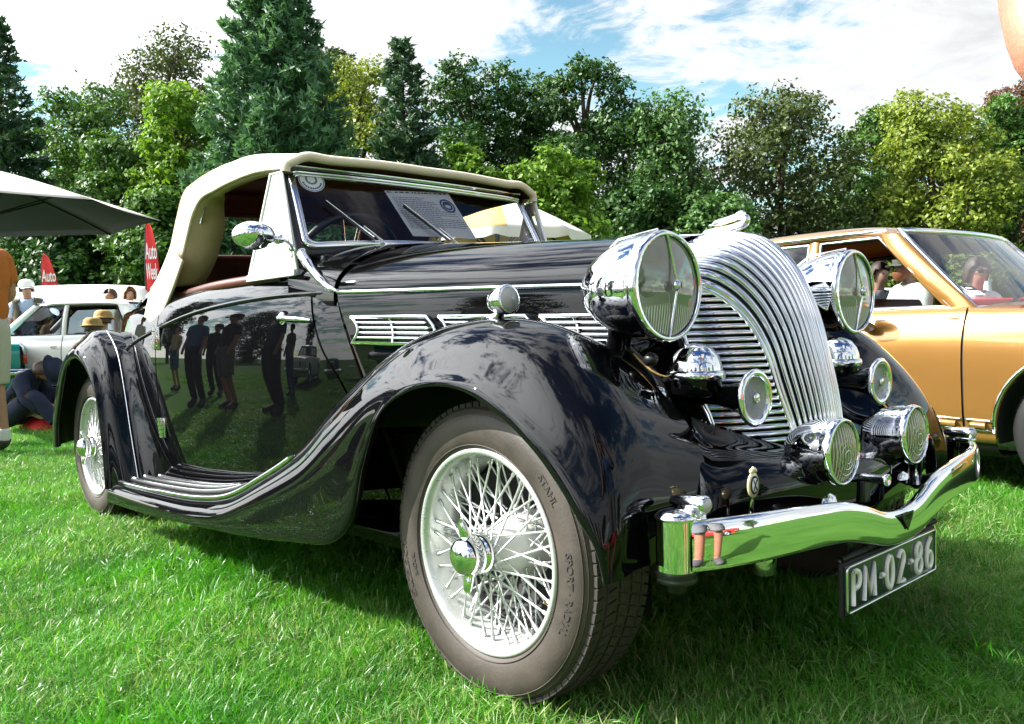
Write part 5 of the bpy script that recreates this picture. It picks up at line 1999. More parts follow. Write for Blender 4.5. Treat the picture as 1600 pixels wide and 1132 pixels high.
    # nose and tail panels
    for x, sg in ((x1, 1), (x0, -1)):
        rows = []
        for q in np.linspace(-1, 1, 15):
            y = q * float(wx(x)) * .985
            rows.append([(x + sg * (.05 * (1 - q * q) + o), y * k, z) for z, o, k in ((.26, -.08, .97), (.36, .03, 1), (.50, .05, 1), (.66, .045, 1), (ztop(x) - .03, .02, .98), (ztop(x) + .012, -.03, .95))])
        MB().grid(np.array(rows)).build('nose_panel' if sg > 0 else 'tail_panel', paint, e)
        MB().tube(cr([(x - sg * .25, -hw * 1.0, .44), (x + sg * .07, -hw * .9, .44), (x + sg * .125, 0, .44), (x + sg * .07, hw * .9, .44), (x - sg * .25, hw * 1.0, .44)], 24), .05, 8, sy=1.2).build('bumper', CHROME_D, e)
        for s in (-1, 1):
            if sg > 0:
                lp = MB().lathe([(.085, 0), (.09, .03), (.08, .04)], (x + .035, s * hw * .66, .62), (1, 0, 0), 20).build('headlight', CHROME_D, e)
                MB().lathe([(.0005, .045), (.08, .036)], (x + .035, s * hw * .66, .62), (1, 0, 0), 18).build('lens', LENS_S, lp)
            else:
                MB().box((x - .055, s * hw * .74, .62), (.05, .26, .13), bev=.012).build('tail_light', REDLENS, e)
    MB().box((x1 + .07, 0, .60), (.04, hw * .95, .15), bev=.01).build('grille', STEEL, e)
    # cabin
    rh = H
    xa, xb = roof
    wr = hw * .765
    ro = []
    for x, dz, k in ((xa - .16, -.075, .93), (xa - .06, -.03, .97), (xa + .15, -.006, 1.0), ((xa + xb) / 2, 0, 1.0), (xb - .12, -.012, .99), (xb - .02, -.034, .97), (xb + .03, -.052, .95)):
        sec = [(-wr * k - .028, -.070), (-wr * k - .008, -.040), (-wr * k + .05, -.018), (-wr * .6, -.002), (0, .012)]
        sec = sec + [(-a, b) for a, b in sec[-2::-1]]
        ro.append([(x, a, rh + dz + b) for a, b in sec])
    rfo = MB().grid(loft(ro, 26, 27)).build('roof', [paint, lining], e, solid=.035, solid_mat=1)
    base_y = lambda x: float(wx(x)) * float(wz(belt)) - .028
    top_y = lambda x: wr + .012
    xA0, xA1 = xs_ - .03, xb + .01      # A pillar foot and head
    xC0, xC1 = tb_ + .02, xa - .08      # C pillar foot and head
    if two_box:
        xC0 = x0 + .12
    xB0, xB1 = door[0] + .0, door[0] - .04
    zb_, zt_ = belt - .02, rh - .082
    P3 = lambda x, y, z: np.array([x, y, z])
    for s in (-1, 1):
        def pil(xf, xh, wf, wh, nm='pillar', m=paint, out=.0):
            a, b = P3(xf, s * (base_y(xf) + out), zb_), P3(xh, s * (top_y(xh) + out), zt_)
            mid = (a + b) / 2 + np.array([0, s * .022, 0])
            g = []
            for p, w in zip(cr([a, mid, b], 7), np.linspace(wf, wh, 7)):
                g.append([p + np.array([-w, 0, 0]), p + np.array([-w * .8, s * .016, 0]), p + np.array([w * .8, s * .016, 0]), p + np.array([w, 0, 0]), p + np.array([w * .8, -s * .03, 0]), p + np.array([-w * .8, -s * .03, 0])])
            return MB().grid(np.array(g), closed_v=True).build(nm, m, e)
        pil(xA0, xA1, .075, .062)
        pil(xB0, xB1, .036, .032)
        pil((xC0 + xa - .02) / 2 - .05, xC1, .16, .10)
        # window frames (upper rails) and panes
        for nm, xf0, xf1, xh0, xh1, opn in (('front_window', xB0 + .04, xA0 - .06, xB1 + .036, xA1 - .045, open_window), ('rear_window', (xC0 + xa) / 2 + .11, xB0 - .04, xC1 + .11, xB1 - .036, False)):
            c = [P3(xf0, s * (base_y(xf0) + .006), zb_ + .02), P3(xf1, s * (base_y(xf1) + .006), zb_ + .02), P3(xh1, s * (top_y(0) + .004), zt_ - .012), P3(xh0, s * (top_y(0) + .004), zt_ - .012)]
            mids = [(c[i] + c[(i + 1) % 4]) / 2 for i in range(4)]
            mids[1] = mids[1] + np.array([0, s * .022, 0])
            mids[3] = mids[3] + np.array([0, s * .022, 0])
            lp = []
            for i in range(4):
                lp += [c[i], mids[i]]
            fo = MB().tube(lp, .011, 6, closed=True).build('window_frame', CHROME if trim else STEEL, e)
            MB().tube([p - np.array([0, s * .012, 0]) for p in lp], .017, 6, closed=True).build('window_seal', RUBBER, fo)
            if not opn:
                MB().add([c[0], mids[0], c[1], mids[1], c[2], mids[2], c[3], mids[3]], [(0, 1, 2, 3, 4, 5, 6, 7)]).build('pane', glass_m, fo, smooth=False)
        MB().tube([P3(x, s * (top_y(x) + .016), zt_ + .024) for x in np.linspace(xC1, xA1, 12)], .010, 6).build('drip_rail', CHROME if trim else paint, e)
    # front and rear screens
    for nm, xf, xh in (('windscreen', xA0 + .03, xA1 + .035), ('back_window', xC0, xC1 - .03)):
        sg = 1 if nm[0] == 'w' else -1
        g = np.array([[P3(xf + sg * .09 * (1 - q * q) + (xh - xf) * t, q * ((base_y(xf) - .045) * (1 - t) + (top_y(0) - .045) * t), zb_ + .01 + (zt_ + .012 - zb_) * t) for t in np.linspace(0, 1, 6)] for q in np.linspace(-1, 1, 13)])
        bord = [g[i, 0] for i in range(13)] + [g[12, j] for j in range(1, 6)] + [g[i, 5] for i in range(11, -1, -1)] + [g[0, j] for j in range(4, 0, -1)]
        fo = MB().tube(bord, .016, 6, closed=True).build('screen_frame', CHROME if trim else STEEL, e)
        MB().grid(g).build('pane', glass_m, fo)
    # cockpit
    MB().box((xs_ + .06, 0, belt - .06), (.30, Wd * .82, .12), bev=.03).build('dashboard', seat_m, e)
    MB().box((-.1, 0, .30), (fx - rx - 2 * R, Wd * .86, .12)).build('floor_pan', DARK, e)
    for ax in (.12, -.80):
        for s in ((-1, 1) if ax > 0 else (0,)):
            w_ = Wd * (.34 if s else .76)
            st_ = MB().box((ax, s * Wd * .22, .50), (.50, w_, .18), bev=.05).box((ax - .27, s * Wd * .22, .74), (.14, w_ * .94, .46), ry=-.22, bev=.05)
            so = MB().box((ax - .27, s * Wd * .22, .74), (.14, w_ * .94, .44), ry=-.22, bev=.05).build('seat_back', seat_m, e)
            MB().box((ax, s * Wd * .22, .50), (.50, w_, .18), bev=.05).build('seat_cushion', seat_m, so)
    swp_ = [(xs_ - .20 + .05 * math.sin(t), .36 * sign * -1 + .19 * math.cos(t), belt - .02 + .17 * math.sin(t)) for t in np.linspace(0, 6.283, 25)[:-1]]
    MB().tube(swp_, .012, 6, closed=True).build('steering_wheel', RUBBER, e)
    if mirror:
        for s in (-1,):
            y = s * (float(wx(xs_)) + .075)
            mo = MB().lathe([(.0005, .10), (.024, .096), (.040, .075), (.052, .03), (.054, 0), (.050, -.004)], (xs_ - .50, y, belt + .0), (1, .2 * s, 0), 22, sx=.85, sy=1.15, ref=(0, 0, 1)).build('door_mirror', GOLD_D if trim else paint, e)
            MB().lathe([(.0005, -.002), (.048, -.003)], (xs_ - .50, y, belt + .0), (1, .2 * s, 0), 18, sx=.85, sy=1.15, ref=(0, 0, 1)).build('mirror_glass', CHROME_D, mo)
            MB().tube([(xs_ - .485, y, belt - .02), (xs_ - .465, y - s * .03, belt - .06), (xs_ - .455, y - s * .065, belt - .09)], [.028, .032, .05], 10, sy=.6).build('mirror_foot', GOLD_D if trim else paint, mo)
    # wheels
    wl = empty('wheel', (fx, -(hw - .13), .31), 0, e)
    prof = [(.19, -.075), (.215, -.085), (.25, -.088), (.285, -.082), (.305, -.065), (.312, -.04), (.312, .04), (.305, .065), (.25, .088), (.19, .075)]
    MB().lathe(prof, (0, 0, 0), (0, 1, 0), 40).build('tyre', RUBBER, wl)
    MB().lathe([(.195, -.075), (.185, -.07), (.175, -.045), (.15, -.035), (.10, -.055), (.06, -.075), (.0, -.078)], (0, 0, 0), (0, 1, 0), 32).build('hubcap', CHROME_D, wl)
    for lo, r_ in (((rx, -(hw - .13), .31), 0), ((fx, hw - .13, .31), math.pi), ((rx, hw - .13, .31), math.pi)):
        c = copy_tree(wl, e)
        c.location = lo
        c.rotation_euler = (0, 0, r_)
    return e


gold = saloon('gold_saloon', 'metallic gold saloon parked close beside the black roadster', (-.80, 3.22), R_(-5.0), GOLD, L=4.5, trim=True, open_window=True,
              lining=ORANGE_L, seat_m=BROWN_S, glass_m=GLASS_T, H=1.345, belt=.875, roof=(-.62, .34))
# sticker inside its windscreen
def on(e, p):
    return e.matrix_basis @ Vector(p)


bpy.context.view_layer.update()
white_car = saloon('white_saloon', 'small white saloon parked behind the roadster in front of the white van', ground(128, 12.2), YAW + R_(97), WHITE, L=4.0, Wd=1.6, H=1.42, belt=.93, hood_z=.86,
                   roof=(-.75, .30), mirror=True, sign=1, fx=1.22, rx=-1.2)
teal = saloon('teal_saloon', 'teal green saloon showing its red tail light behind the man in orange', ground(-282, 10.6), YAW + R_(120), TEAL, L=4.2, Wd=1.62, H=1.36, mirror=False)

# white van, a tall box behind the white car
def van():
    x, y = ground(95, 15.5)
    e = empty('white_van', (x, y, 0), YAW + R_(84))
    tag(e, 'tall plain white van standing behind the small white saloon', 'van')
    prof = [(-2.2, .35), (-2.25, 1.2), (-2.1, 1.72), (-1.7, 1.80), (.9, 1.78), (1.25, 1.66), (1.75, 1.08), (2.25, .95), (2.32, .6), (2.25, .35)]
    rows = []
    for y_, k, dz in ((-.80, .985, -.0), (-.84, 1.0, 0), (-.84, 1.0, 0), (-.80, 1, 0), (-.70, 1, .03), (0, 1, .05), (.70, 1, .03), (.80, 1, 0), (.84, 1, 0), (.80, .985, 0)):
        pass
    ys = [-.86, -.83, -.74, -.4, 0, .4, .74, .83, .86]
    ins = [.10, .035, .0, 0, 0, 0, .0, .035, .10]
    cxm, czm = 0, 1.0
    g = np.array([[(px * (1 - i * .25), yy, czm + (pz - czm) * (1 - i * .9)) for px, pz in cr(np.array(prof), 46)] for yy, i in zip(ys, ins)])
    b = MB().grid(g)
    for q in (0, 8):
        n0 = len(b.v)
        b.add(g[q], [tuple(range(46)) if q else tuple(range(46))[::-1]])
    b.build('body', WHITE, e, sharp=50)
    for s in (-1, 1):
        MB().add([(.35, s * .866, 1.12), (1.10, s * .866, 1.12), (.90, s * .85, 1.58), (.35, s * .85, 1.58)], [(0, 1, 2, 3)]).build('side_window', GLASS_T, e, smooth=False)
        MB().box((.28, s * .862, 1.0), (.012, .012, 1.1)).build('door_line', DARK, e, smooth=False)
    MB().add([(1.78, -.66, 1.10), (1.78, .66, 1.10), (1.33, .60, 1.60), (1.33, -.60, 1.60)], [(0, 1, 2, 3)]).build('windscreen', GLASS_T, e, smooth=False)
    MB().tube([(2.1, -.82, .5), (2.36, -.7, .5), (2.40, 0, .5), (2.36, .7, .5), (2.1, .82, .5)], .06, 8).build('bumper', STEEL, e)
    MB().tube([(.95, .5, 1.70), (.9, .55, 2.05)], .006, 6).build('aerial', STEEL, e)
    w = empty('wheel', (1.45, -.74, .31), 0, e)
    MB().lathe([(.18, -.08), (.25, -.088), (.30, -.07), (.312, -.03), (.312, .05), (.25, .085)], (0, 0, 0), (0, 1, 0), 28).build('tyre', RUBBER, w)
    MB().lathe([(.19, -.07), (.15, -.05), (.05, -.07), (0, -.07)], (0, 0, 0), (0, 1, 0), 20).build('hubcap', CHROME_D, w)
    for lo, r_ in (((-1.4, -.74, .31), 0), ((1.45, .74, .31), math.pi), ((-1.4, .74, .31), math.pi)):
        c = copy_tree(w, e)
        c.location = lo
        c.rotation_euler = (0, 0, r_)
    return e


van()
# parked cars beyond the gold car, seen through its windows, and on the viewer's side as reflections
saloon('white_saloon', 'white saloon far off, seen through the open window of the gold car', ground(1330, 13.5), YAW + R_(60), WHITE, L=4.2, Wd=1.66, mirror=False)
rr = saloon('red_saloon', 'red saloon on the viewer\'s side of the lawn, mirrored in the headlamps', (7.4, -.6), R_(95), RED_G, L=4.2, Wd=1.66, mirror=False, group='cars on the viewer\'s side')
for k, (x, y, rz, m, lab) in enumerate(((-6.6, -8.2, 80, WHITE, 'white saloon parked across the lawn, mirrored in the roadster door'), (-3.3, -8.8, 84, TEAL, 'teal saloon parked across the lawn, mirrored in the roadster door'),
                                        (.9, -9.4, 92, BLACK, 'black saloon parked across the lawn behind the viewer'), (6.9, -6.3, 110, GOLD, 'gold saloon parked across the lawn behind the viewer'))):
    saloon('parked_saloon', lab, (x, y), R_(rz), m, group='cars on the viewer\'s side', mirror=False, Wd=1.66)
# ================================================================== people
def human(name, label, loc, rz, J=None, h=1.76, skin=None, shirt=None, shirt_to='elbow', pants=None, pants_to='ankle', shoes=None, hair=None, hair_len=0.0,
          hat=None, hat_m=None, beard=None, glasses=False, fat=1.0, group=None, fingers=True, sock=None, vest=None, head_turn=0.0, head_tilt=0.0, z0=0.0, sleeve_long=False, curl=.5):
    """One continuous skinned body; clothes are shells grown from the same body, hair and hat are its children."""
    skin = skin or SKIN
    k = h / 1.76
    j = {'pelvis': (0, 0, .96), 'waist': (.0, 0, 1.10), 'chest': (-.01, 0, 1.30), 'neck0': (-.015, 0, 1.46), 'neck': (.0, 0, 1.52), 'head': (.018, 0, 1.62), 'crown': (.012, 0, 1.70)}
    for s, n in ((-1, 'r'), (1, 'l')):
        j.update({'sh' + n: (-.015, s * .175, 1.42), 'el' + n: (-.04, s * .235, 1.13), 'wr' + n: (.05, s * .245, .89), 'ha' + n: (.075, s * .245, .80),
                  'hip' + n: (0, s * .095, .92), 'kn' + n: (.015, s * .105, .50), 'an' + n: (-.03, s * .11, .085), 'ba' + n: (.09, s * .125, .035), 'to' + n: (.16, s * .13, .028)})
    if J:
        j.update(J)
    R = {'pelvis': .148 * fat, 'waist': .130 * fat, 'chest': .142 * fat, 'neck0': .075, 'neck': .058, 'head': .095, 'crown': .078}
    for n in 'rl':
        R.update({'sh' + n: .064 * fat ** .5, 'el' + n: .043, 'wr' + n: .029, 'ha' + n: .034, 'hip' + n: .092 * fat ** .6, 'kn' + n: .058, 'an' + n: .040, 'ba' + n: .040, 'to' + n: .028})
    names = list(j)
    E_ = [('pelvis', 'waist'), ('waist', 'chest'), ('chest', 'neck0'), ('neck0', 'neck'), ('neck', 'head'), ('head', 'crown')]
    for n in 'rl':
        E_ += [('chest', 'sh' + n), ('sh' + n, 'el' + n), ('el' + n, 'wr' + n), ('wr' + n, 'ha' + n), ('pelvis', 'hip' + n), ('hip' + n, 'kn' + n), ('kn' + n, 'an' + n), ('an' + n, 'ba' + n), ('ba' + n, 'to' + n)]
    # face: nose and chin
    hd = Vector(j['head'])
    up = (Vector(j['crown']) - Vector(j['neck'])).normalized()
    fw = Vector((math.cos(head_turn), math.sin(head_turn), head_tilt))
    fw = (fw - up * fw.dot(up)).normalized()
    sd_ = up.cross(fw)
    j['nose'] = tuple(hd + fw * .098 + up * .012)
    j['chin'] = tuple(hd + fw * .062 - up * .075)
    R['nose'], R['chin'] = .017, .038
    E_ += [('head', 'nose'), ('head', 'chin')]
    names = list(j)
    if fingers:
        for n, s in (('r', -1), ('l', 1)):
            a, b = Vector(j['wr' + n]), Vector(j['ha' + n])
            d = (b - a).normalized()
            lat = d.cross(Vector((0, 1, 0)))
            lat = lat.normalized() if lat.length > .1 else Vector((1, 0, 0))
            pal = lat.cross(d) * (s)
            for q, (off, ln) in enumerate(((.030, .072), (.010, .082), (-.010, .077), (-.028, .060))):
                p0 = b + lat * -off * 1.0 + d * .010
                p1 = p0 + d * ln * .45 + lat * -off * .10 - pal * ln * .12 * curl
                p2 = p0 + d * ln * (.95 - .25 * curl) + lat * -off * .15 - pal * ln * .55 * curl
                for t_, p, r_ in (('a', p0, .0115), ('b', p1, .0098), ('c', p2, .0075)):
                    j['f%s%d%s' % (n, q, t_)] = tuple(p)
                    R['f%s%d%s' % (n, q, t_)] = r_
                E_ += [('ha' + n, 'f%s%da' % (n, q)), ('f%s%da' % (n, q), 'f%s%db' % (n, q)), ('f%s%db' % (n, q), 'f%s%dc' % (n, q))]
            m0 = a * .65 + b * .35
            t0, t1 = m0 - lat * .032 + d * .012, m0 - lat * .052 + d * .050 - pal * .012
            j['t%sa' % n], j['t%sb' % n] = tuple(t0), tuple(t1)
            R['t%sa' % n], R['t%sb' % n] = .014, .010
            E_ += [('wr' + n, 't%sa' % n), ('t%sa' % n, 't%sb' % n)]
        names = list(j)
    idx = {n: i for i, n in enumerate(names)}
    me = bpy.data.meshes.new('body')
    me.from_pydata([tuple(Vector(j[n]) * k) for n in names], [(idx[a], idx[b]) for a, b in E_], [])
    o = bpy.data.objects.new('skel', me)
    COL.objects.link(o)
    md = o.modifiers.new('skin', 'SKIN')
    md.use_smooth_shade = True
    md.branch_smoothing = .35
    sv = me.skin_vertices[0].data
    for n in names:
        r = R[n] * k
        flat = .70 if n in ('chest', 'waist') else (.80 if n == 'pelvis' else 1.0)
        sv[idx[n]].radius = (r, r)
        sv[idx[n]].use_root = (n == 'pelvis')
    sb_ = o.modifiers.new('sub', 'SUBSURF')
    sb_.levels = sb_.render_levels = 2
    dg = bpy.context.evaluated_depsgraph_get()
    bm_ = bpy.data.meshes.new_from_object(o.evaluated_get(dg))
    bpy.data.objects.remove(o)
    nv_ = len(bm_.vertices)
    co = np.empty(nv_ * 3)
    bm_.vertices.foreach_get('co', co)
    co = co.reshape(-1, 3)
    # broaden the trunk across, flatten it front to back
    cz = np.array([(np.array(j[n]) * k) for n in ('pelvis', 'waist', 'chest')])
    A = [np.array(j[a]) * k for a, b in E_]
    B = [np.array(j[b]) * k for a, b in E_]
    best = np.full(nv_, 1e9)
    lab = np.zeros(nv_, int)
    par = np.zeros(nv_)
    for i, (a, b) in enumerate(zip(A, B)):
        ab = b - a
        t = np.clip(((co - a) @ ab) / (ab @ ab + 1e-9), 0, 1)
        rr_ = (R[E_[i][0]] * (1 - t) + R[E_[i][1]] * t) * k
        d = np.linalg.norm(co - (a + t[:, None] * ab), axis=1) / rr_
        m = d < best
        best[m] = d[m]
        lab[m] = i
        par[m] = t[m]
    seg = np.array([E_[i][0] + '>' + E_[i][1] for i in range(len(E_))])[lab]
    tors = np.isin(seg, ['pelvis>waist', 'waist>chest', 'chest>neck0', 'pelvis>hipr', 'pelvis>hipl', 'chest>shr', 'chest>shl'])
    w = np.where(tors, 1.0, 0.0)
    ax_p, ax_c = np.array(j['pelvis']) * k, np.array(j['neck0']) * k
    axd = (ax_c - ax_p) / np.linalg.norm(ax_c - ax_p)
    rel = co - ax_p
    along = rel @ axd
    perp = rel - along[:, None] * axd
    fwd_ = np.array([1, 0, 0]) - axd * axd[0]
    fwd_ /= np.linalg.norm(fwd_)
    f_amt = perp @ fwd_
    co = co - (w * f_amt * .22)[:, None] * fwd_
    lat_ = perp - f_amt[:, None] * fwd_
    co = co + (w * .10)[:, None] * lat_ * np.isin(seg, ['pelvis>waist', 'waist>chest', 'chest>neck0'])[:, None]
    bm_.vertices.foreach_set('co', co.ravel())
    bm_.update()
    bm_.materials.clear()
    bm_.materials.append(skin)
    body = bpy.data.objects.new(name, bm_)
    COL.objects.link(body)
    body.location = (loc[0], loc[1], z0)
    body.rotation_euler = (0, 0, rz)
    bm_.polygons.foreach_set('use_smooth', [True] * len(bm_.polygons))
    tag(body, label, 'person', group)
    # clothes
    nrm = np.empty(nv_ * 3)
    bm_.vertices.foreach_get('normal', nrm)
    nrm = nrm.reshape(-1, 3)

    def shell(nm, mask, m, off, wob=.0):
        idx_ = np.where(mask)[0]
        keep = set(idx_.tolist())
        mp = {v: i for i, v in enumerate(idx_)}
        F = [tuple(mp[v] for v in p.vertices) for p in bm_.polygons if all(v in keep for v in p.vertices)]
        if not F:
            return None
        c = co[idx_] + nrm[idx_] * (off * k + wob * np.sin(co[idx_][:, 2:3] * 55 + co[idx_][:, 1:2] * 31) * np.cos(co[idx_][:, 0:1] * 40))
        mb = MB()
        mb.v = [tuple(p) for p in c]
        mb.f = F
        mb.mi = [0] * len(F)
        return mb.build(nm, m, body, solid=.006, offset=0)

    up_arm = np.isin(seg, ['shr>elr', 'shl>ell'])
    lo_arm = np.isin(seg, ['elr>wrr', 'ell>wrl'])
    thigh = np.isin(seg, ['hipr>knr', 'hipl>knl'])
    shin = np.isin(seg, ['knr>anr', 'knl>anl'])
    foot = np.isin(seg, ['anr>bar', 'bar>tor', 'anl>bal', 'bal>tol'])
    hipm = np.isin(seg, ['pelvis>hipr', 'pelvis>hipl'])
    low = (seg == 'pelvis>waist') & (par < .25)
    if shirt is not None:
        m = np.isin(seg, ['pelvis>waist', 'waist>chest', 'chest>neck0', 'chest>shr', 'chest>shl']) | hipm | ((seg == 'neck0>neck') & (par < .25))
        m |= up_arm & (par < (.72 if not sleeve_long else 2))
        if sleeve_long:
            m |= lo_arm & (par < .93)
        shell('shirt', m, shirt, .020, .004)
    if vest is not None:
        vf_ = co @ fwd_ - (ax_p @ fwd_)
        m = np.isin(seg, ['pelvis>waist', 'waist>chest', 'chest>neck0', 'chest>shr', 'chest>shl']) & ~((np.abs(co[:, 1]) < .07) & (vf_ > .02))
        m |= hipm & ~((np.abs(co[:, 1]) < .07) & (vf_ > .02))
        shell('vest', m, vest, .036, .004)
    if pants is not None:
        m = hipm | low | thigh
        if pants_to == 'ankle':
            m |= shin & (par < .97)
        else:
            m = hipm | low | (thigh & (par < 1.01)) | (shin & (par < .06))
        shell('trousers' if pants_to == 'ankle' else 'shorts', m, pants, .023 if pants_to == 'ankle' else .028, .003)
    if sock is not None:
        for n in 'rl':
            on_ = np.isin(seg, ['kn%s>an%s' % (n, n), 'an%s>ba%s' % (n, n)])
            shell('sock', ((shin & (par > .74)) | (foot & (par < .1))) & on_, sock, .005)
    if shoes is not None:
        for n in 'rl':
            on_ = np.isin(seg, ['kn%s>an%s' % (n, n), 'an%s>ba%s' % (n, n), 'ba%s>to%s' % (n, n)])
            shell('shoe', (foot | (shin & (par > .95))) & on_, shoes, .012)
    # head furniture
    H_ = hd * k
    fr = Matrix((fw, sd_, up)).transposed()

    def hp(a, b, c):
        return tuple(H_ + fr @ (Vector((a, b, c)) * k))

    if hair is not None:
        m = MB()
        g = []
        for t in np.linspace(.02, 1, 12):
            row = []
            th = t * 2.0
            for a in np.linspace(-2.45, 2.45, 18):
                ang = math.pi + a
                lim = 1.0 if abs(a) < 1.75 else .62
                tt = th * lim
                rx_, ry_, rz_ = .112, .101, .125
                row.append(hp(-.004 + rx_ * math.sin(tt) * math.cos(ang), ry_ * math.sin(tt) * math.sin(ang), .018 + rz_ * math.cos(tt) - (hair_len * max(0, t - .6) if abs(a) < 1.9 else 0)))
            g.append(row)
        m.grid(np.array(g))
        m.build('hair', hair, body, solid=.005, offset=1)
    if beard is not None:
        m = MB()
        g = []
        for t in np.linspace(0, 1, 8):
            row = []
            for a in np.linspace(-1.35, 1.35, 12):
                r1 = .094 - .022 * t
                row.append(hp(.012 + (r1 + .012 * math.sin(t * 3)) * math.cos(a), r1 * .90 * math.sin(a), -.036 - .085 * t * (1 - .35 * abs(a))))
            g.append(row)
        m.grid(np.array(g)).build('beard', beard, body, solid=.014, offset=1)
    eye = MB()
    for s in (-1, 1):
        eye.lathe([(0, .006), (.008, .004), (.011, 0)], hp(.079, s * .034, .022), tuple(fw), 8)
    eye.build('eyes', INK_D, body)['kind'] = 'stuff'
    ears = MB()
    for s in (-1, 1):
        MB().lathe([(0, .014), (.016, .012), (.024, .002), (.018, -.004)], hp(-.008, s * .084, .0), tuple(sd_ * s), 10, sx=1.25, ref=tuple(up)).build('ear', skin, body)
    mo = MB().tube([hp(.086, -.022, -.052), hp(.094, 0, -.054), hp(.086, .022, -.052)], [.003, .006, .003], 6).build('mouth', SKIN_R, body)
    if glasses:
        gl = MB()
        gl.tube([hp(.02, -.094, .026), hp(.085, -.075, .026), hp(.105, -.01, .028), hp(.105, .01, .028), hp(.085, .075, .026), hp(.02, .094, .026)], .004, 6)
        go = gl.build('sunglasses', INK_D, body)
        for s in (-1, 1):
            MB().lathe([(0, .004), (.022, .002), (.025, -.002)], hp(.099, s * .037, .020), tuple(fw), 14, sx=.85, sy=1.15, ref=tuple(up)).build('dark_lens', INK_D, go)
    if hat == 'cap':
        m = MB()
        m.lathe([(.110, .03), (.113, .06), (.108, .095), (.085, .128), (.045, .145), (.0005, .150)], hp(-.004, 0, .0), tuple(up), 22, ref=tuple(fw), sy=.93)
        ho = m.build('cap', hat_m, body)
        g = [[hp(.085 + .095 * t * math.cos(a * .9), .094 * math.sin(a) * (1 - .1 * t), .034 - .012 * t - .012 * a * a) for t in np.linspace(0, 1, 5)] for a in np.linspace(-1.25, 1.25, 11)]
        MB().grid(np.array(g)).build('peak', hat_m, ho, solid=.004)
    elif hat == 'brim':
        m = MB().lathe([(.150, .038), (.143, .034), (.13, .036), (.118, .045), (.113, .075), (.104, .115), (.075, .140), (.0005, .142)], hp(-.004, 0, .0), tuple(up), 26, ref=tuple(fw), sy=.95)
        ho = m.build('hat', hat_m, body, solid=.004)
        MB().lathe([(.120, .048), (.117, .07)], hp(-.004, 0, .0), tuple(up), 24, ref=tuple(fw), sy=.95).build('hat_band', INK_D, ho)
    return body


C_ORANGE = cloth('rust_orange_cotton', (.44, .13, .018))
C_STONE = cloth('stone_cotton', (.46, .43, .36))
C_WHITE = cloth('white_cotton', (.74, .74, .72))
C_BLUE = cloth('pale_blue_cotton', (.42, .52, .68))
C_NAVY = cloth('navy_cotton', (.018, .026, .06))
C_DENIM = cloth('blue_cotton', (.05, .11, .24))
C_BLACK = cloth('black_cotton', (.012, .012, .015))
C_GREY = cloth('grey_cotton', (.16, .16, .17))
C_OLIVE = cloth('olive_cotton', (.10, .085, .055))
C_PALEG = cloth('pale_green_cotton', (.66, .68, .55))
C_KHAKI = cloth('khaki_cap', (.12, .115, .08))
SHOE = mat('trainer', (.05, .045, .045), .7, vary=.3)
C_SAND = cloth('sand_cotton', (.50, .40, .24))

# pose helpers ---------------------------------------------------------------
def sit(seat=.46, lean=0.0, arms='lap'):
    p = {'pelvis': (0, 0, seat + .10), 'waist': (.0 + lean * .2, 0, seat + .25), 'chest': (-.01 + lean * .55, 0, seat + .45), 'neck0': (lean * .9, 0, seat + .61), 'neck': (.02 + lean, 0, seat + .67),
         'head': (.04 + lean * 1.1, 0, seat + .77), 'crown': (.035 + lean * 1.15, 0, seat + .85)}
    for s, n in ((-1, 'r'), (1, 'l')):
        p.update({'sh' + n: (lean * .8 - .01, s * .175, seat + .57), 'el' + n: (.06 + lean * .7, s * .22, seat + .30), 'wr' + n: (.27 + lean * .5, s * .14, seat + .19), 'ha' + n: (.35 + lean * .5, s * .11, seat + .18),
                  'hip' + n: (.03, s * .10, seat + .07), 'kn' + n: (.44, s * .13, seat + .03), 'an' + n: (.46, s * .13, .085), 'ba' + n: (.58, s * .14, .035), 'to' + n: (.65, s * .145, .028)})
    return p


# the man in the orange shirt at the left edge
gx_, gy_ = ground(-25, 6.15)
human('person', 'man in rust orange shirt, stone shorts and trainers standing at the left edge', (gx_, gy_), YAW + R_(75), h=1.82, shirt=C_ORANGE, pants=C_STONE, pants_to='knee', shoes=SHOE,
      sock=C_WHITE, hair=HAIR_B, fat=1.08, J={'elr': (-.02, -.24, 1.13), 'wrr': (.17, -.13, 1.04), 'har': (.25, -.08, 1.06), 'ell': (-.02, .24, 1.13), 'wrl': (.17, .13, 1.02), 'hal': (.25, .08, 1.02)})
# man in a white cap by the white van
human('person', 'man in white cap, pale blue shirt and olive waistcoat beside the white van', ground(47, 12.1), YAW + R_(205), h=1.74, shirt=C_BLUE, vest=C_OLIVE, pants=C_NAVY, shoes=SHOE, hair=HAIR_B,
      hat='cap', hat_m=C_WHITE, glasses=True, sleeve_long=False, head_turn=.25)
human('person', 'man in white brimmed hat half hidden behind the man in orange', ground(9, 12.6), YAW + R_(190), h=1.70, shirt=C_GREY, pants=C_NAVY, shoes=SHOE, hair=HAIR_B, hat='brim', hat_m=C_WHITE)
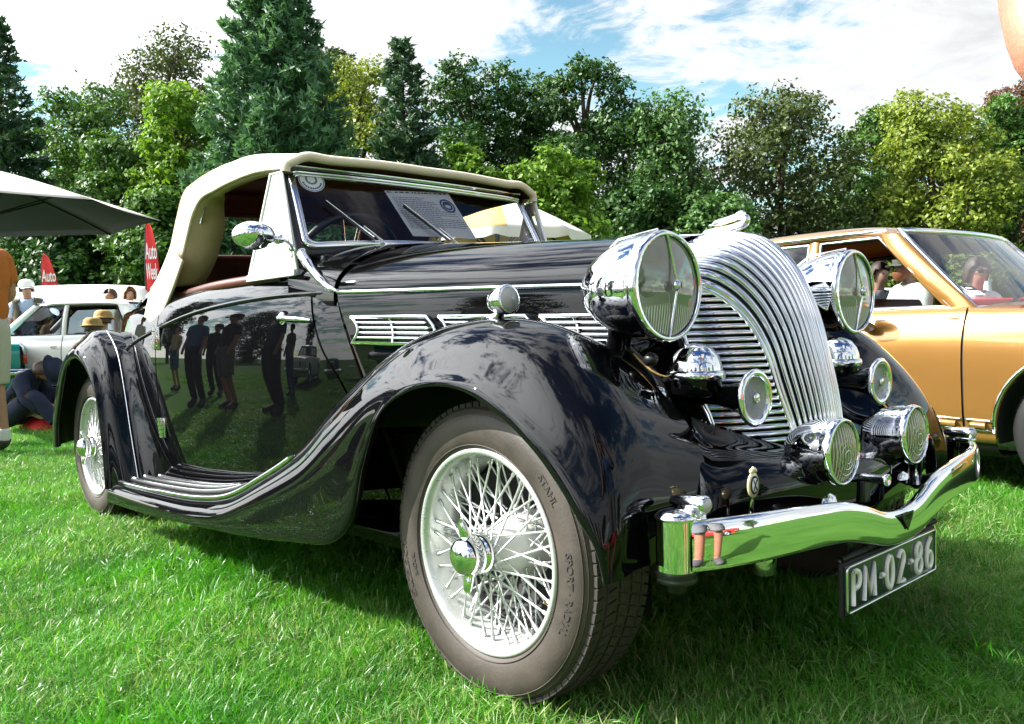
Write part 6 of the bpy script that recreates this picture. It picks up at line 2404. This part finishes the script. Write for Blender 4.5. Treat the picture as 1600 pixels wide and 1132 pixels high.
# heads beyond the white van
for px, d, h_, hr, hat, hm, sh, lab, tr in ((67, 17.2, 1.80, HAIR_B, None, None, C_SAND, 'brown haired person looking over the white van roof next to the left feather flag', .4),
                                         (137, 17.5, 1.78, HAIR_B, 'cap', C_WHITE, C_GREY, 'person in white cap seen just above the white van roof', 2.6),
                                         (178, 14.2, 1.72, HAIR_B, None, None, C_WHITE, 'dark haired man bending behind the white saloon', -.5),
                                         (207, 13.8, 1.72, HAIR_Y, None, None, C_SAND, 'blond woman behind the white saloon, next to the roadster boot', .6),
                                         (222, 15.2, 1.70, HAIR_B, None, None, C_OLIVE, 'brown haired person partly hidden by the roadster soft top', 1.0)):
    human('person', lab, ground(px, d), YAW + R_(180) + tr, h=h_, shirt=sh, pants=C_NAVY, shoes=SHOE, hair=hr, hair_len=.10 if hr is HAIR_Y else 0, hat=hat, hat_m=hm, fingers=False)
# two seated people in straw hats behind the rear wing
for px, d, z_, lab in ((146, 10.4, -.16, 'person in a straw hat sitting lower behind the roadster rear wing'), (163, 10.8, -.05, 'person in a straw hat sitting higher behind the roadster rear wing')):
    human('person', lab, ground(px, d), YAW + R_(12), J=sit(.40 + z_), h=1.70, shirt=C_OLIVE, pants=C_GREY, shoes=SHOE, hair=HAIR_B, hat='brim', hat_m=STRAW, fingers=False, head_tilt=-.25)
    x_, y_ = ground(px, d)
    e = empty('folding_chair', (x_, y_, 0), YAW + R_(12))
    tag(e, 'low folding chair under the %s person in a straw hat' % ('higher' if z_ > -.1 else 'lower'), 'chair', 'folding chairs')
    MB().box((.08, 0, .40 + z_), (.42, .46, .03), bev=.008).build('seat', C_NAVY, e)
    MB().box((-.14, 0, .66 + z_), (.03, .46, .34), ry=-.12, bev=.008).build('backrest', C_NAVY, e)
    for sx_ in (-.10, .26):
        for sy_ in (-.21, .21):
            MB().tube([(sx_, sy_, .40 + z_), (sx_ - .02 * (1 if sx_ < 0 else -1), sy_, 0)], .011, 6).build('leg', STEEL, e)
# person sitting on the grass, bent over
P_SIT = {'pelvis': (0, 0, .13), 'waist': (.06, 0, .27), 'chest': (.18, 0, .44), 'neck0': (.30, 0, .55), 'neck': (.35, 0, .57), 'head': (.43, 0, .58), 'crown': (.50, 0, .60)}
for s, n in ((-1, 'r'), (1, 'l')):
    P_SIT.update({'sh' + n: (.24, s * .17, .52), 'el' + n: (.34, s * .24, .30), 'wr' + n: (.50, s * .16, .16), 'ha' + n: (.57, s * .12, .13), 'hip' + n: (.05, s * .10, .11), 'kn' + n: (.40, s * .22, .36),
                  'an' + n: (.58, s * .16, .07), 'ba' + n: (.68, s * .17, .035), 'to' + n: (.75, s * .17, .03)})
human('person', 'person in navy with wide navy hat sitting on the grass bent forward', ground(6, 8.0), YAW + R_(-88), J=P_SIT, h=1.66, shirt=C_NAVY, pants=C_NAVY, shoes=SHOE, hair=HAIR_B, hair_len=.16, head_tilt=-1.2, sleeve_long=True, hat='brim', hat_m=C_NAVY)
x_, y_ = ground(66, 8.1)
for nm, m, off, lab, cat in (('cloth_bag', RED, 0, 'red cloth bag lying on the grass beside the seated person', 'bag'), ('yellow_towel', C_SAND, .10, 'crumpled yellow towel on top of the red bag', 'towel')):
    g = [[(.30 * math.cos(a) * r, .20 * math.sin(a) * r, off + (.11 if not off else .10) * (1 - r ** 3) + .014 * math.sin(a * 5 + r * 7)) for a in np.linspace(0, 6.2832, 25)[:-1]] for r in (1, .93, .8, .6, .35, .05)]
    o = MB().grid(np.array(g), closed_v=True).build(nm, m)
    o.location = (x_, y_, 0)
    o.scale = (1, 1, 1) if not off else (.75, .8, 1.15)
    tag(o, lab, cat)

# bearded man sitting beyond the gold car, woman with sunglasses beyond its windscreen
for px, d, rz, kw, lab in ((1424, 7.3, YAW + R_(100), dict(shirt=C_PALEG, hair=HAIR_R, beard=HAIR_R, hat='cap', hat_m=C_KHAKI, glasses=True, fat=1.12), 'bearded man in khaki cap and pale green shirt seen through the open gold car window'),
                           (1372, 8.6, YAW + R_(200), dict(shirt=C_GREY, hair=HAIR_B), 'dark haired person seen through the gold car window left of the bearded man'),
                           (1524, 7.2, YAW + R_(185), dict(shirt=C_WHITE, hair=HAIR_B, glasses=True, hair_len=.08), 'person in sunglasses and white shirt seen through the gold car windscreen')):
    zs = .52 if px != 1524 else .44
    human('person', lab, ground(px, d), rz, J=sit(zs), h=1.76, pants=C_NAVY, shoes=SHOE, fingers=False, **kw)
    x_, y_ = ground(px, d)
    e = empty('camping_chair', (x_, y_, 0), rz)
    tag(e, 'camping chair of the %s' % lab.split(' seen')[0].split(' in ')[0], 'chair', 'camping chairs')
    MB().box((.05, 0, zs - .01), (.48, .50, .03), bev=.008).build('seat', C_NAVY, e)
    MB().box((-.20, 0, zs + .22), (.03, .48, .42), ry=-.12, bev=.008).build('backrest', C_NAVY, e)
    for sx_ in (-.16, .26):
        for sy_ in (-.23, .23):
            MB().tube([(sx_, sy_, zs), (sx_, sy_, 0)], .012, 6).build('leg', STEEL, e)

# the photographer whose elbow reaches into the top right corner
ex, ey = 1.010, -.640
base = (CAM_POS[0] + FWD[0] * .85 + RGT[0] * .912, CAM_POS[1] + FWD[1] * .85 + RGT[1] * .912)
human('person', 'person at the right whose bare raised elbow reaches into the top corner', base, YAW + R_(35), h=1.80, skin=SKIN_R, shirt=C_DENIM, pants=C_GREY, pants_to='knee', shoes=SHOE, hair=HAIR_B,
      J={'ell': (.16, .418, .985), 'wrl': (.24, .22, 1.46), 'hal': (.26, .15, 1.53), 'elr': (.16, -.30, 1.20), 'wrr': (.27, -.12, 1.46), 'har': (.28, -.06, 1.53)})
# bystanders on the viewer's side: they stand mirrored in the door and throw shade on the lawn
for x_, y_, rz, kw, lab in ((-5.55, -2.55, 70, dict(shirt=C_DENIM, pants=C_BLACK), 'person in blue shirt and black trousers mirrored in the roadster door'),
                            (-4.75, -2.75, 100, dict(shirt=C_BLACK, pants=C_GREY, pants_to='knee', hat='cap', hat_m=C_BLACK), 'person in black shirt, grey shorts and cap mirrored in the roadster door'),
                            (-7.6, -1.75, 40, dict(shirt=C_WHITE, pants=C_GREY, pants_to='knee'), 'person in white shirt and grey shorts mirrored by the roadster door hinges'),
                            (-8.4, -3.3, 80, dict(shirt=C_SAND, pants=C_DENIM, pants_to='knee'), 'person in sand coloured shirt mirrored by the roadster rear wing'),
                            (-6.6, -3.6, 60, dict(shirt=C_BLACK, pants=C_BLACK, hat='cap', hat_m=C_NAVY), 'person all in black with a navy cap mirrored between two others in the roadster door'),
                            (-5.0, -4.4, 95, dict(shirt=C_OLIVE, pants=C_DENIM), 'person in olive shirt and blue trousers mirrored behind the others in the roadster door'),
                            (-3.9, -2.9, 110, dict(shirt=C_NAVY, pants=C_BLACK), 'person in navy shirt and black trousers mirrored near the roadster door handle'),
                            (-2.2, -5.6, 120, dict(shirt=C_WHITE, pants=C_NAVY), 'person in white shirt and navy trousers behind the viewer'),
                            (2.4, -3.4, 140, dict(shirt=C_BLACK, pants=C_OLIVE), 'person in black shirt behind the viewer mirrored in the front wing'),
                            (4.2, -2.6, 150, dict(shirt=C_ORANGE, pants=C_NAVY), 'person in orange shirt behind the viewer mirrored in the bumper'),
                            (5.2, -1.2, 170, dict(shirt=C_BLUE, pants=C_STONE, pants_to='knee'), 'person in pale blue shirt in front of the roadster mirrored in the bumper')):
    human('person', lab, (x_, y_), R_(rz), shirt=kw.pop('shirt'), pants=kw.pop('pants'), shoes=SHOE, hair=HAIR_B, fingers=False, group='bystanders on the viewer\'s side', **kw)
# ================================================================== parasols and flags
def parasol(name, label, loc, r, zr, zt, n, m_in, m_out, rz=0.0, rib_m=None, valance=0.0, val_m=None, pole_r=.024, square=False, pole=True, tilt=0.0, two=None, two_fn=None):
    e = empty(name, (loc[0], loc[1], 0), rz)
    tag(e, label, 'parasol')
    if pole:
        MB().tube([(0, 0, 0), (0, 0, zt + .03)], pole_r, 12).build('pole', rib_m or STEEL, e)
        MB().lathe([(0, 0), (.24, 0), (.24, .05), (.06, .09), (.05, .3)], (0, 0, 0), (0, 0, 1), 24).build('base', STEEL, e)
    g = []
    for i in range(n):
        a0, a1 = 2 * math.pi * i / n, 2 * math.pi * (i + 1) / n
        for q in range(6):
            t = q / 6
            p0, p1 = np.array([math.cos(a0), math.sin(a0)]), np.array([math.cos(a1), math.sin(a1)])
            p = p0 * (1 - t) + p1 * t
            row = []
            for u in np.linspace(0.004, 1, 12):
                sag = 1 - .10 * math.sin(math.pi * t) * u
                z = zt + (zr - zt) * (u ** 1.25) + .02 * math.sin(math.pi * t) * u * (1 - u) * -2
                row.append((p[0] * r * u * (1 - .03 * math.sin(math.pi * t) * u), p[1] * r * u * (1 - .03 * math.sin(math.pi * t) * u), z + tilt * p[0] * r * u))
            g.append(row)
    g = np.array(g)
    can = MB().grid(g, closed_u=True, flip=True).build('canopy', [m_out, m_in], e, solid=.004, solid_mat=1)
    if two is not None:
        can.data.materials.append(two)
        can.data.polygons.foreach_set('material_index', [2 if two_fn((p.vertices[0] // 12 + .5) / (n * 6) * 360) else 0 for p in can.data.polygons])
    if valance:
        m = MB()
        rim = g[:, -1]
        low = rim.copy()
        k = np.arange(len(rim))
        low[:, 2] -= valance * (.72 + .28 * np.abs(np.sin(k * math.pi / 3)))
        m.grid(np.stack([rim, (rim + low) / 2 * np.array([1.002, 1.002, 1]), low], 1), closed_u=True)
        m.build('valance', val_m or m_in, can)
    for i in range(n):
        a = 2 * math.pi * i / n
        c, s = math.cos(a), math.sin(a)
        pts = [(c * r * u, s * r * u, zt + (zr - zt) * u ** 1.25 - .022 + tilt * c * r * u) for u in np.linspace(.02, .985, 8)]
        MB().tube(pts, .011, 6).build('rib', rib_m or STEEL, e)
        if pole:
            um = .52
            MB().tube([(c * .03, s * .03, zt - .62), (c * r * um, s * r * um, zt + (zr - zt) * um ** 1.25 - .03 + tilt * c * r * um)], .009, 6).build('strut', rib_m or STEEL, e)
    MB().lathe([(0, .05), (.04, .03), (.05, -.02), (.04, -.05)], (0, 0, zt + .01), (0, 0, 1), 16).build('finial', rib_m or STEEL, e)
    return e


# grey parasol at the left: only its right half is in view
parasol('grey_parasol', 'large dark grey parasol with pale top leaning in from the left edge', ground(-58, 8.6), 1.93, 2.14, 2.67, 8, GREYC, PALEC, rz=YAW + R_(22), rib_m=DARK)
# yellow and white one behind the windscreen
parasol('yellow_parasol', 'yellow parasol with white outer side and scalloped edge behind the roadster windscreen', ground(782, 8.8), .98, 1.80, 2.25, 8, YELLOWC, CREAMC, rz=YAW, rib_m=STEEL, valance=.10, val_m=CREAMC, two=YELLOWC, two_fn=lambda a: 90 < a < 186)
# white canvas screen under it
px_s = ground(790, 9.3)
e = empty('canvas_windbreak', (px_s[0], px_s[1], 0), YAW + R_(90))
tag(e, 'tan canvas windbreak with dark posts below the yellow parasol', 'windbreak')
MB().box((0, 0, .95), (1.75, .02, 1.55)).build('cloth', CANVAS_B, e)
for x in (-.86, -.28, .30, .86):
    MB().tube([(x, -.02, 0), (x, -.02, 1.75)], .022, 8).build('post', STEEL, e)


def feather_flag(label, loc, h, w, rz, text=True, dirn=1):
    e = empty('feather_flag', (loc[0], loc[1], 0), rz)
    tag(e, label, 'flag', 'red feather flags')
    pole = cr([(0, 0, 0), (0, 0, h * .7), (.02 * dirn, 0, h * .92), (.12 * dirn * w / .5, 0, h)], 16)
    MB().tube(pole, np.linspace(.016, .005, 16), 8).build('pole', STEEL, e)
    rows = []
    for t in np.linspace(0, 1, 22):
        z = h * (.30 + .70 * t)
        q = np.array([np.interp(z, pole[:, 2], pole[:, 0]), 0, z])
        ww = w * (1 if t < .55 else math.sqrt(max(0, 1 - ((t - .55) / .45) ** 2)))
        rows.append([q + np.array([dirn * ww * u, .03 * math.sin(u * 5 + t * 6) * u, -.10 * w * u]) for u in np.linspace(0, 1, 7)])
    fl = MB().grid(np.array(rows)).build('sail', RED, e, solid=.003)
    if text:
        for s, z in (('Auto', .805), ('Week', .685)):
            v, f = text_geo(s, h * .135, .001, .004)
            sc = w * .86 / (v[:, 0].max() - v[:, 0].min())
            vv = [(dirn * w * .5 + p[0] * sc, -.012 - p[2], h * z + p[1] * 1.0 - .04 * h) for p in v]
            fl2 = MB().add(vv, f)
            fl2.build('lettering', PAPER, fl, smooth=False)
    return e


feather_flag('taller red feather flag with white lettering beside the roadster soft top', ground(233, 14.6), 2.93, .23, YAW - R_(90), True, 1)
feather_flag('shorter red feather flag with white lettering behind the white van', ground(70, 20.5), 3.05, .40, YAW - R_(90), True, 1)
# sticker and litter bag in the gold car
gm = gold
sk = MB().box((0, 0, 0), (.002, .105, .085)).build('windscreen_sticker', PAPER, None, smooth=False)
tag(sk, 'white sticker with black print in the lower corner of the gold car windscreen', 'sticker')
c = gold.matrix_basis @ Vector((.735, -.60, .955))
sk.location = c
sk.rotation_euler = (0, -.95, R_(-5) - .12)
MB().box((.0018, -.0, .018), (.001, .09, .034)).build('sticker_panel', INK_D, sk, smooth=False)
MB().box((.0024, -.0, .018), (.001, .066, .016), rx=.12).build('sticker_field', PAPER, sk, smooth=False)
for k in range(3):
    MB().box((.0018, -.03 + k * .03, -.018), (.001, .012, .012)).build('sticker_dot', INK, sk, smooth=False)
# pennant beyond the gold car
x_, y_ = ground(1543, 8.2)
e = empty('pennant', (x_, y_, 0), YAW + R_(90))
tag(e, 'white pennant with red tip and yellow print seen through the gold car windscreen', 'flag')
MB().lathe([(.0005, 1.40), (.018, 1.36), (.032, 1.2), (.058, 1.0), (.085, .8)], (0, 0, 0), (0, 0, 1), 20).build('cloth', C_WHITE, e)
MB().lathe([(.0005, 1.408), (.020, 1.365), (.024, 1.33)], (0, 0, 0), (0, 0, 1), 16).build('tip', RED, e)
for k in range(4):
    MB().lathe([(.0005, .004), (.014, .003), (.016, 0)], (0, -.048 - k * .006, 1.16 - k * .06), (0, -1, .2), 12).build('print', ENAMEL, e)
MB().tube([(0, 0, 0), (0, 0, 1.38)], .008, 8).build('staff', STEEL, e)
x_, y_ = ground(1556, 7.0)
e = empty('picnic_table', (x_, y_, 0), YAW + R_(90))
tag(e, 'low table with red cloth seen through the gold car windscreen', 'table')
MB().box((0, 0, .93), (.62, .40, .11), bev=.015).build('cloth', RED, e)
for sx_ in (-.26, .26):
    for sy_ in (-.15, .15):
        MB().tube([(sx_, sy_, 0), (sx_, sy_, .90)], .014, 6).build('leg', STEEL, e)
